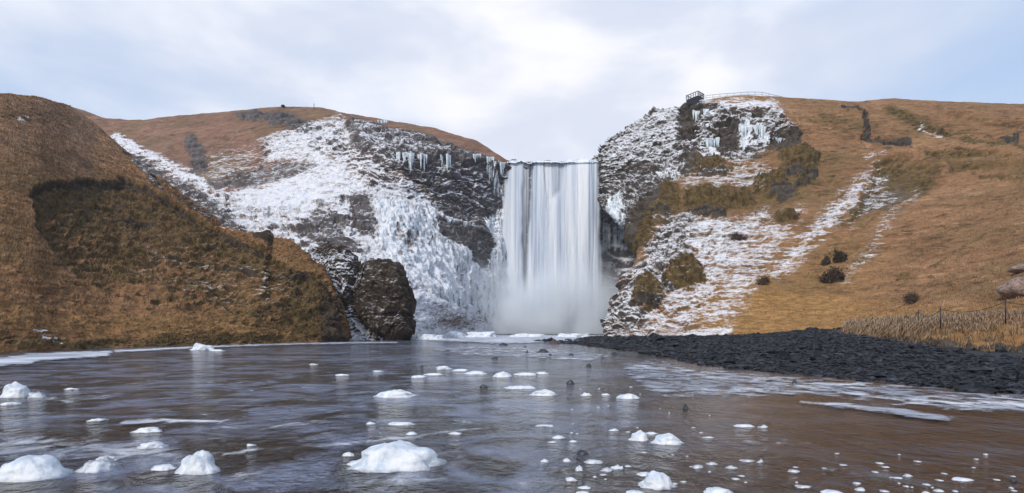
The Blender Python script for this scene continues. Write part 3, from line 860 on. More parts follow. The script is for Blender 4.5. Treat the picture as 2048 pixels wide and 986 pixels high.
def disp_right(Q, Q0, P, m1, m2, fr):
    rock = m1[:, 1]
    d = 1.1 * fbm(P * 0.04, 3, 104) * (1 - rock) + 0.35 * fbm(P * np.array([0.22, 0.22, 0.6]), 5, 106)
    d += 0.45 * fbm(P * np.array([0.3, 0.3, 1.0]), 6, 108, 0.62, ridged=True)
    act = np.clip(rock * 1.1 + 0.25 * m1[:, 0], 0, 1)
    act *= 1 - 0.6 * m2[:, 3]
    d += act * (0.7 * strata(P, 0.25, 140, 2.8) + 0.8 * fbm(P * np.array([0.15, 0.15, 0.14]), 5, 112, 0.55, ridged=True) + 1.1 * crag(P, 112, act))
    for i, p in enumerate(MOSSR):
        pp = np.array(p, float); c = pp.mean(0)
        m = poly(Q, p, 8)
        k = m > 0.01
        d[k] += m[k] * (0.9 + 1.3 * fbm(P[k] * 0.22, 6, 150 + i, 0.6, ridged=True) + 0.9 * crag(P[k], 150 + i))
    for p in DARKR:
        d -= 1.6 * poly(Q, p, 5)
    d += 1.5 * stroke(Q, [(1370, 208), (1425, 208), (1440, 240), (1478, 250)], 5, 4)
    d += 1.2 * stroke(Q, [(1775, 222), (1830, 245), (1880, 264)], 7, 6)
    d += 1.1 * poly(Q, [(1960, 300), (1920, 285), (1930, 275), (1990, 285), (2100, 300), (2100, 310)], 10)
    d += 2.0 * stroke(Q, [(1840, 318), (1950, 310), (2100, 322), (2300, 320)], 6, 5) + 1.7 * stroke(Q, [(1880, 338), (1990, 334), (2100, 342), (2300, 345)], 5, 4) + 1.5 * stroke(Q, [(1900, 234), (1990, 250), (2100, 258)], 5, 5) + 1.2 * stroke(Q, [(1850, 365), (1960, 362), (2100, 378)], 5, 5)
    d += 0.8 * fbm(P * np.array([0.06, 0.06, 0.28]), 4, 171, 0.55, ridged=True)
    d += 2.0 * stroke(Q, [(1755, 330), (1815, 320), (1890, 350)], 10, 10)
    d += -1.4 * poly(Q, [(1755, 345), (1800, 338), (1875, 360), (1780, 415), (1705, 445)], 12)
    d -= 1.3 * stroke(Q, [(1682, 217), (1722, 224), (1728, 240), (1733, 278), (1722, 284), (1768, 290), (1818, 289)], 2.5, 2.5)
    low = poly(Q, [(1330, 446), (1480, 448), (1450, 560), (1390, 690), (1190, 690), (1300, 505)], 20)
    d += low * 0.8 * fbm(P * np.array([0.3, 0.3, 0.4]), 5, 160, ridged=True)
    edge = 0.35 + 0.65 * sst(198, 240, Q0[:, 1])
    return d * np.clip((P[:, 2] + 0.6) / 3, 0.1, 1) * np.where(fr > 0, edge, 0.3), None


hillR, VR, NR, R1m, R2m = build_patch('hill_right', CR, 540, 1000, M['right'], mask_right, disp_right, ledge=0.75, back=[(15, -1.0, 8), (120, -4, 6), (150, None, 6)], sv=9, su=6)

# ---- ground, river, upper river
gx = np.array([[-3000, -2500, -1.6], [3000, -2500, -1.6], [3000, 4000, -1.6], [-3000, 4000, -1.6]], float)
g = mesh_from('ground', gx, [[0, 1, 2, 3]], M['bed'], smooth=False); tag(g, kind='structure')

xs = np.concatenate([np.linspace(-260, -40, 23), np.linspace(-38, 38, 153), np.linspace(40, 200, 17)])
ys = np.concatenate([np.linspace(-60, 2, 12), np.linspace(3, 60, 150), np.linspace(61, 215, 80)])
X, Y = np.meshgrid(xs, ys)
P = np.stack([X.ravel(), Y.ravel(), 0 * X.ravel()], -1)
yy = np.maximum(P[:, 1], 1.0)
pxw, pyw = CX + F * P[:, 0] / yy, HY + F * H / yy
calm = sst(1100, 1400, pxw) * sst(60, 30, yy)
calm = np.maximum(calm, 0.5 * sst(900, 1150, pxw))
att = np.stack([calm, 0 * calm, 0 * calm, 0 * calm], -1)
river = mesh_from('river', P, grid_faces(len(ys), len(xs)), M['water'], attrs={'m1': att}); tag(river, kind='structure')
zt = float(W(1100, 326, 201)[2])
a = W(1010, 326, 199.5); b = W(1196, 326, 199.5)
up = mesh_from('upper_river', [[a[0], 199.5, zt], [b[0], 199.5, zt], [b[0] + 20, 330, zt + 0.2], [a[0] - 20, 330, zt + 0.2]], [[0, 1, 2, 3]], M['water'], smooth=False)
tag(up, kind='structure')

# ---- gravel bar
shore = [(1060, 683), (1120, 686.5), (1190, 694), (1260, 703), (1330, 716), (1400, 731), (1500, 741), (1600, 751), (1720, 762), (1850, 774), (1980, 784), (2120, 796), (2400, 818)]
r2 = [(1090, 681.5, 88), (1125, 682, 90), (1185, 676.5, 100), (1250, 673.5, 108), (1330, 673, 104), (1420, 672, 98), (1530, 668.5, 90), (1620, 660.5, 84), (1700, 661, 66), (1850, 687, 33), (1980, 702.5, 28.5), (2120, 708, 26), (2400, 725, 22)]
r3 = [(1100, 679, 100), (1130, 679, 108), (1190, 674, 116), (1260, 672.5, 120), (1340, 672, 112), (1440, 670, 106), (1550, 665, 100), (1630, 657, 98), (1715, 656, 95), (1850, 658, 70), (1980, 658, 60), (2120, 660, 50), (2400, 665, 40)]
s0 = np.array([[*on_water(x, y), 0.0] for x, y in shore])
CG = np.stack([s0 + np.array([0, -1.5, -0.55]), s0, np.stack([W(*p) for p in r2]) * 0.35 + s0 * 0.65, np.stack([W(*p) for p in r2]), np.stack([W(*p) for p in r3]), np.stack([W(*p) for p in r3]) + np.array([0, 10, 0.0])])


def mask_gravel(Q, Q0, P, fr):
    sm = stroke(Q0, [(1640, 660), (1720, 668), (1800, 682), (1870, 694), (1960, 705), (2200, 716)], 7, 5)
    return np.stack([sm, 0 * sm, 0 * sm, 0 * sm], -1), np.zeros((len(P), 4))


def disp_gravel(Q, Q0, P, m1, m2, fr):
    Z = P.copy(); Z[:, 2] = 0
    d = 0.10 * fbm(Z * 0.35, 4, 200) + 0.05 * fbm(Z * 2.2, 3, 203) * (1 - m1[:, 0])
    d += 0.35 * stroke(Q0, [(1190, 676), (1300, 674)], 6, 6) * 0
    return np.zeros(len(P)), np.stack([0 * d, 0 * d, d], -1)


gravel, VG, NG, G1m, _ = build_patch('gravel_bank', CG, 220, 520, M['gravel'], mask_gravel, disp_gravel, sv=3, su=3, ledge=0)

# ---- grass bank at the right
b_rows = [
    [(1690, 665, 62), (1740, 668.5, 50), (1800, 677, 40), (1870, 689.5, 32), (1960, 701, 29), (2048, 705.5, 27.6), (2200, 711, 26), (2450, 722, 24)],
    [(1690, 662, 62.5), (1740, 664, 50.5), (1800, 669, 40.5), (1870, 676, 32.4), (1960, 686, 29.3), (2048, 690, 28), (2200, 694, 26.4), (2450, 704, 24.3)],
    [(1692, 659, 63.5), (1740, 660, 52), (1800, 661, 41.5), (1870, 664, 33.6), (1960, 668, 30.4), (2048, 668, 29), (2200, 668, 27.4), (2450, 672, 25)],
    [(1698, 656, 72), (1740, 655, 62), (1800, 653, 51), (1870, 651, 43), (1960, 646, 38), (2048, 641, 36), (2200, 636, 34), (2450, 634, 32)],
    [(1700, 654, 92), (1740, 652, 88), (1800, 650, 84), (1870, 648, 76), (1960, 644, 70), (2048, 641, 64), (2200, 636, 58), (2450, 640, 52)],
]
CB = np.stack([np.stack([W(*p) for p in r]) for r in b_rows])
CB = np.concatenate([CB[:1] + np.array([0, -0.6, -0.5]), CB], 0)


def mask_bank(Q, Q0, P, fr):
    w = np.full(len(P), 0.6)
    foot_shade = 0.9 * stroke(Q0, [(1780, 676), (1870, 688), (1960, 700), (2060, 704), (2450, 720)], 6, 6)  # shade of the undercut, painted along the bank foot via rock and moss
    return np.stack([0 * w, foot_shade * 0.9, foot_shade * 0.5, 0 * w], -1), np.stack([w, 0 * w, 0 * w, 0 * w], -1)


def disp_bank(Q, Q0, P, m1, m2, fr):
    d = 0.5 * fbm(P * np.array([0.7, 0.7, 0.25]), 4, 230, ridged=True) + 0.2 * fbm(P * 0.4, 3, 233)
    return d, None


bank, VB, NB, B1m, _ = build_patch('grass_bank', CB, 160, 420, M['right'], mask_bank, disp_bank, sv=3, su=3, ledge=0)


# ------------------------------------------------------------------ grass blades
def blades(name, V, N, sel, count, h, w, mat, lean=(0.5, -0.6, 0), droop=0.0, label=None, green=0.0, hv=0.5):
    idx = np.flatnonzero(sel.ravel())
    pts = V.reshape(-1, 3); nn = N.reshape(-1, 3)
    nv, nu = V.shape[:2]
    # weight by face area so the far rows are not over filled
    du = np.linalg.norm(np.gradient(V, axis=1), axis=-1); dv = np.linalg.norm(np.gradient(V, axis=0), axis=-1)
    wgt = (du * dv / np.maximum(V[..., 1], 10) ** 1.2).ravel()[idx]
    pick = rng.choice(idx, count, p=wgt / wgt.sum())
    jit = (rng.random((count, 2)) - 0.5)
    U = np.gradient(V, axis=1).reshape(-1, 3)[pick] * jit[:, :1]; Vv = np.gradient(V, axis=0).reshape(-1, 3)[pick] * jit[:, 1:]
    B = pts[pick] + U + Vv
    clump = fbm(B * 1.2, 3, 300)
    hh = h * (1 + hv * (rng.random(count) * 2 - 1)) * (1 + 0.6 * clump) * np.clip(B[:, 1] / 45, 0.7, 1.3)
    ang = rng.random(count) * 2 * math.pi
    dirv = np.stack([np.cos(ang), np.sin(ang), 0 * ang], -1) * 0.55 + np.array(lean) + 0.5 * nn[pick] * droop
    tip = B + hh[:, None] * (np.array([0, 0, 1.0]) * (1 - droop) + dirv * (0.5 + droop))
    mid = B + hh[:, None] * (np.array([0, 0, 0.75]) + dirv * 0.3)
    ww = w * np.clip(B[:, 1] / 30, 0.8, 4)[:, None]
    side = np.stack([np.cos(ang + 1.2), 0.4 * np.sin(ang + 1.2), 0 * ang], -1) * ww
    B2 = B - np.array([0, 0, 0.05])
    verts = np.stack([B2 - side, B2 + side, mid + side * 0.7, tip, mid - side * 0.7], 1).reshape(-1, 3)
    k = np.arange(count)[:, None] * 5
    q = np.concatenate([k + np.array([[0, 1, 2, 4]])], 0)
    t3 = k + np.array([[4, 2, 3, 3]])
    col = np.clip(0.45 + 0.6 * clump + 0.3 * (rng.random(count) - 0.5), 0, 1)
    gr = (rng.random(count) < green) * 0.6
    attr = np.repeat(np.stack([col, gr, 0 * gr, 0 * gr], -1), 5, 0)
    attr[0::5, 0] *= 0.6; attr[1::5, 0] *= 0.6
    # tips as triangles: use one tri mesh
    tri = np.concatenate([q[:, [0, 1, 2]], q[:, [0, 2, 3]], t3[:, [0, 1, 2]]], 0)
    o = mesh_from(name, verts, tri, mat, attrs={'m1': attr})
    tag(o, label, 'grass', kind='stuff')
    return o


selB = np.ones(VB.shape[:2], bool); selB[:12] = False
blades('grass', VB, NB, selB, 45000, 0.42, 0.02, M['blade'], (-0.7, -0.75, -0.45), 0.6, 'long pale dry grass drooping over the edge of the bank by the fence', 0.03, 0.8)
rowsL = np.arange(VL.shape[0])[:, None] * np.ones((1, VL.shape[1]))
zL = VL[..., 2]
selL = (zL > 0.25) & (rowsL < 440) & (L1m[:, 1].reshape(zL.shape) < 0.6) & (L1m[:, 0].reshape(zL.shape) < 0.3)
blades('grass', VL, NL, selL, 70000, 0.17, 0.014, M['blade_l'], (0.5, -0.35, -0.1), 0.3, 'brown dry grass tufts over the near left hill', 0.06)
zR = VR[..., 2]
selR = (zR > 1.0) & (np.arange(VR.shape[0])[:, None] < 530) & (R1m[:, 1].reshape(zR.shape) < 0.4) & (R1m[:, 0].reshape(zR.shape) < 0.2) & (R1m[:, 2].reshape(zR.shape) < 0.6)
blades('grass', VR, NR, selR, 75000, 0.15, 0.012, M['blade_r'], (-0.45, -0.35, -0.1), 0.3, 'orange brown dry grass tufts over the right hill', 0.0)


# ------------------------------------------------------------------ rock outcrop left of the fall
def ico(sub=2):
    bm = bmesh.new(); bmesh.ops.create_icosphere(bm, subdivisions=sub, radius=1.0)
    v = np.array([x.co[:] for x in bm.verts]); f = np.array([[a.index for a in p.verts] for p in bm.faces]); bm.free()
    return v, f


def outcrop():
    top1 = [(603, 684, 97), (612, 560, 96), (620, 516, 95), (648, 504, 94), (676, 500, 93.5), (694, 504, 93), (708, 524, 92.5), (724, 529, 92), (739, 540, 91.5), (756, 527, 91),
            (773, 526, 90.5), (788, 536, 90), (796, 558, 90), (800, 592, 90), (809, 620, 90), (814, 645, 90), (812, 672, 90), (806, 683, 90)]
    n = len(top1)
    ft = [(600 + (806 - 600) * k / (n - 1), 684.5, 86.5) for k in range(n)]
    for k, x in enumerate([590, 600, 612, 632, 650, 668, 684, 698, 712, 726, 740, 755, 768, 778, 788, 796, 801, 805]): ft[k] = (x, 684.5, 85.5)
    T = np.stack([W(*p) for p in top1]); Fo = np.stack([W(*p) for p in ft])
    rows = [Fo + np.array([0, 0, -1.2])]
    for s, zz in ((0, 0), (0.15, 0.3), (0.35, 0.6), (0.62, 0.86), (0.85, 0.97), (1, 1)):
        r = Fo * (1 - s) + T * s; r[:, 2] = Fo[:, 2] * (1 - zz) + T[:, 2] * zz; r[:, 0] = Fo[:, 0] * (1 - zz) + T[:, 0] * zz
        rows.append(r)
    C = np.stack(rows)

    def mk(Q, Q0, P, fr):
        s = 0.75 * poly(Q, [(615, 505), (700, 500), (722, 530), (690, 560), (650, 600), (620, 560)], 12)
        s = np.maximum(s, 0.6 * poly(Q, [(700, 530), (740, 535), (740, 560), (690, 600), (660, 590)], 12))
        s = np.maximum(s, 0.98 * poly(Q, [(668, 600), (700, 620), (740, 660), (785, 688), (650, 695), (660, 640)], 10))
        s = np.maximum(s, 0.13 * poly(Q, [(640, 500), (810, 520), (815, 690), (700, 690)], 10))
        r = 0.78 + 0.2 * poly(Q, [(600, 500), (700, 500), (735, 540), (700, 690), (600, 690)], 15); m = np.full(len(P), 0.75)
        return np.stack([s * fr, r, m, 0 * r], -1), np.zeros((len(P), 4))

    def dp(Q, Q0, P, m1, m2, fr):
        d = 1.1 * fbm(P * np.array([0.4, 0.4, 0.16]), 6, 260, 0.62, ridged=True) + 0.45 * crag(P * np.array([1.6, 1.6, 0.8]), 262)
        d -= 1.3 * stroke(Q, [(722, 540), (705, 580), (712, 620), (730, 660)], 6, 8)
        d += 0.9 * poly(Q, [(735, 530), (800, 530), (812, 680), (760, 684), (720, 610)], 10)
        d += -1.0 * poly(Q, [(668, 600), (700, 620), (740, 660), (785, 688), (650, 695), (660, 640)], 8) * 0.6
        return d * np.clip((P[:, 2] + 1) / 2, 0.2, 1), None
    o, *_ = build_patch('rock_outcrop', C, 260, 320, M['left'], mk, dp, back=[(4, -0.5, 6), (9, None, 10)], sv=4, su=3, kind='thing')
    del o['kind']
    tag(o, 'dark craggy rock outcrop dusted with snow on the left bank before the waterfall', 'rock')


outcrop()


# ------------------------------------------------------------------ waterfall
def fall_sheet(name, edges, Y0, depth, nu, nv, mat, parent, fold, seed, top_fade=0.0, taper=True):
    """edges: list of (py, xl, xr) ; a curtain hanging at Y0 that bellies out by depth"""
    e = np.array(edges, float)
    py = np.linspace(e[0, 0], e[-1, 0], nv)
    xl = np.interp(py, e[:, 0], e[:, 1]); xr = np.interp(py, e[:, 0], e[:, 2])
    t = np.linspace(0, 1, nu)
    tv = np.linspace(0, 1, nv)
    wob = np.stack([py * 0.02, 0 * py + seed, 0 * py], -1)
    xl = xl + 4 * fbm(wob, 3, seed); xr = xr + 4 * fbm(wob + 7, 3, seed)
    PX = xl[:, None] * (1 - t) + xr[:, None] * t
    Yc = Y0 - depth * np.sqrt(tv)[:, None] + 0 * PX
    G = W(PX, py[:, None] + 0 * PX, Yc)
    q = np.stack([G[..., 0].ravel() * fold, G[..., 2].ravel() * 0.04, np.full(G[..., 0].size, seed * 3.1)], -1)
    G[..., 1] += (fbm(q, 4, seed) * 0.6).reshape(G.shape[:2]) * (0.3 + 0.7 * tv[:, None])
    ed = np.minimum(sst(0, 0.16, t), sst(1, 0.84, t))[None] * np.ones((nv, 1))
    if top_fade: ed = ed * sst(0, top_fade, tv)[:, None]
    ed = ed + (1 - ed) * 0.0
    att = np.stack([ed.ravel()] * 4, -1)
    uvv = np.stack([(PX - 1000).ravel() / 200.0, (py[:, None] + 0 * PX).ravel() / 345.0 * -1], -1)
    return mesh_from(name, G.reshape(-1, 3), grid_faces(nv, nu), mat, parent, attrs={'m1': att}, uv=uvv)


fe = bpy.data.objects.new('waterfall', None); link(fe); fe.location = (float(W(1100, 668, 198)[0]), 198, 0)
tag(fe, 'tall wide white waterfall plunging over the cliff between two hills', 'waterfall')
inv = Matrix.Translation(-Vector(fe.location))
MF0 = fall_mat('fall_thin', 0.5, 1.3, 0.55)
MF1 = fall_mat('fall_dense', 0.5, 4.7, 1.1)
MF2 = fall_mat('fall_veil', 0.5, 8.9, 0.85)
parts = [
    fall_sheet('backing_veil', [(322, 1002, 1196), (360, 1000, 1198), (668, 988, 1204)], 200.2, 2.5, 220, 160, MF0, fe, 0.35, 2),
    fall_sheet('stream', [(321, 1014, 1050), (360, 1008, 1048), (420, 1003, 1046), (668, 990, 1052)], 199.6, 4.5, 60, 160, MF1, fe, 0.5, 3),
    fall_sheet('stream', [(323, 1066, 1086), (380, 1060, 1094), (450, 1054, 1100), (668, 1042, 1112)], 199.6, 4.2, 80, 160, MF1, fe, 0.5, 5),
    fall_sheet('stream', [(319, 1132, 1186), (380, 1112, 1192), (400, 1092, 1193), (480, 1082, 1195), (668, 1072, 1200)], 199.6, 5.0, 140, 160, MF1, fe, 0.45, 7),
    fall_sheet('stream', [(322, 1084, 1140), (350, 1086, 1136), (420, 1084, 1130), (668, 1070, 1140)], 199.9, 3.5, 90, 160, MF2, fe, 0.45, 11),
    fall_sheet('stream', [(319, 1150, 1198), (420, 1146, 1202), (668, 1140, 1212)], 199.3, 6.0, 80, 160, MF2, fe, 0.5, 13),
]
lipx = np.linspace(1008, 1196, 120)
lv = []
for k, dy in enumerate((-1.0, 0.0, 2.0, 6.0)):
    yv = 323.5 + 3.5 * noise(np.stack([lipx * 0.06, 0 * lipx, 0 * lipx], -1), 5) + ((1.5 + 3 * noise(np.stack([lipx * 0.5, 0 * lipx, 0 * lipx], -1), 6)) if k == 0 else 0)
    lv.append(W(lipx, yv, 199.0 + dy))
lip = mesh_from('ice_lip', np.concatenate(lv), grid_faces(4, 120), M['icicle'], fe)
for o in fe.children:
    o.matrix_parent_inverse = inv


# ------------------------------------------------------------------ icicles on the cliffs
def ray_surface(V, px, py):
    """point on a slope grid that shows at (px, py)"""
    P = V.reshape(-1, 3)
    y = np.maximum(P[:, 1], 1)
    d = (CX + F * P[:, 0] / y - px) ** 2 + (HY - F * (P[:, 2] - H) / y - py) ** 2
    near = np.argsort(d)[:12]
    return P[near[np.argmin(P[near, 1])]]


def icicles(label, V, px0, px1, py, length_px, n, seed, group='icicles hanging on the cliffs', tilt=0.0):
    r = random.Random(seed)
    vs, fs = [], []
    base = None
    n = int(n * 1.6)
    for k in range(n):
        t = (k + r.random() * 0.9) / n
        px = px0 + (px1 - px0) * t
        p = ray_surface(V, px, py + tilt * t)
        if base is None: base = p.copy()
        Yp = p[1] - 0.7
        x, z = p[0], p[2] + 0.4
        L = length_px / F * Yp * (0.25 + 0.85 * r.random() ** 1.5) * (0.7 + 0.5 * math.sin(t * math.pi))
        R = max(0.28, (px1 - px0) / n / F * Yp * r.uniform(0.6, 1.5))
        o = len(vs)
        seg = 7; rings = 6
        for j in range(rings):
            s = j / (rings - 1)
            rr = R * (1 - s) ** 0.8 * (1 + 0.15 * r.uniform(-1, 1)) + 0.02
            for q in range(seg):
                a = q / seg * 2 * math.pi
                vs.append((x + rr * math.cos(a) + 0.1 * r.uniform(-1, 1), Yp + rr * 0.7 * math.sin(a), z - L * s))
        for j in range(rings - 1):
            for q in range(seg):
                fs.append((o + j * seg + q, o + j * seg + (q + 1) % seg, o + (j + 1) * seg + (q + 1) % seg, o + (j + 1) * seg + q))
    o = mesh_from('icicle_cluster', vs, fs, M['icicle'])
    tag(o, label, 'icicles', group)


for i, a in enumerate([
    ('narrow icicle column at the left end of the dark cliff band', VM, 795, 803, 308, 30, 3, 0),
    ('broad pale icicle curtain under the overhang of the left cliff', VM, 807, 830, 308, 34, 9, 0),
    ('tapering icicle curtain right of the broad one on the left cliff', VM, 834, 856, 311, 38, 8, 0),
    ('short pointed icicle group hanging alone on dark rock of the left cliff', VM, 885, 902, 316, 34, 6, 0),
    ('small thin icicles on dark rock two thirds along the left cliff', VM, 947, 962, 312, 22, 5, 0),
    ('long single icicle left of the waterfall top', VM, 975, 988, 317, 54, 5, 0),
    ('icicle fringe touching the left edge of the waterfall', VM, 1000, 1010, 328, 34, 4, 0),
    ('frozen trickle high under the skyline of the left cliff', VM, 758, 778, 243, 14, 7, 0),
    ('icicles below the viewing platform on the dark overhang', VR, 1383, 1397, 226, 20, 6, 0),
    ('few icicles right of those below the viewing platform', VR, 1404, 1416, 222, 16, 4, 0),
    ('yellowish thick icicle column in the upper right cliff hollow', VR, 1475, 1490, 253, 44, 6, 0),
    ('icicle curtain right of the thick column on the upper right cliff', VR, 1504, 1530, 258, 28, 8, 0),
    ('icicles left of the dark cave in the upper right cliff', VR, 1412, 1434, 280, 34, 7, 0),
    ('short icicles under the dark ledge at the right end of the snowy cliff', VR, 1546, 1566, 281, 12, 7, 0),
]):
    icicles(a[0], a[1], a[2], a[3], a[4], a[5], a[6], 500 + i)


# ------------------------------------------------------------------ ice lumps and stones in the river
IV, IF = ico(4)
SV, SF = ico(2)


def lump(name, mat, px, py, w_px, h_px, seed, label, cat, group=None, sub=None, rough=0.35, depth=0.8, peak=None, facet=False):
    """a block whose waterline stands at (px, py), w_px wide and h_px high in the photo"""
    x, y = on_water(px, py)
    y = y * 1.0
    w = w_px / F * y / 2; h = h_px / F * y
    v, f = (IV, IF) if sub is None else sub
    d = 1 + rough * fbm(v * 1.1 + seed * 7.3, 3, seed) + rough * 0.5 * fbm(v * 2.6 + seed, 4, seed + 5, 0.6, ridged=True)
    p = v * d[:, None]
    p[:, 2] = np.where(p[:, 2] > 0, np.abs(p[:, 2]) ** (0.85 if w_px > 60 else 1.2), p[:, 2] * 0.5)
    # cut flats and steps as in broken, refrozen ice
    st = fbm(np.stack([p[:, 0] * 1.3, p[:, 1] * 1.3, 0 * p[:, 0]], -1) + seed, 3, seed + 9)
    p[:, 2] *= 1 + 0.6 * st
    bl = blocks(p * np.array([1, 1, 0.01]) + seed, (2.3, 2.3, 1), seed, 0.5)
    p[:, 2] *= 1 + 0.13 * bl
    p[:, :2] *= (1 + 0.07 * blocks(v + seed, (2.2, 2.2, 2.2), seed + 3, 0.5))[:, None]
    hi = 0.72 + 0.1 * noise(np.stack([p[:, 0] * 2, p[:, 1] * 2, 0 * p[:, 0] + seed], -1), seed)
    if w_px > 34: p[:, 2] = np.where(p[:, 2] > hi, hi + (p[:, 2] - hi) * 0.35, p[:, 2])
    rim = np.exp(-(p[:, 2] / 0.12) ** 2)
    p[:, :2] *= (1 + (0.3 if w_px > 60 else 0.16) * rim * (1 + fbm(v * 3 + seed, 3, seed + 2)))[:, None]
    if peak is not None:
        p[:, 2] *= 0.8 + 0.2 * np.exp(-((p[:, 0] - peak) ** 2) / 0.2)
    zmax = p[:, 2].max(); xm = np.abs(p[:, 0]).max()
    p[:, 0] *= w / xm; p[:, 1] *= w * depth / xm; p[:, 2] *= h / zmax
    o = mesh_from(name, p, f, mat, smooth=not facet)
    o.location = (x, y + w * depth * 0.5, 0.0)
    tag(o, label, cat, group)
    return o


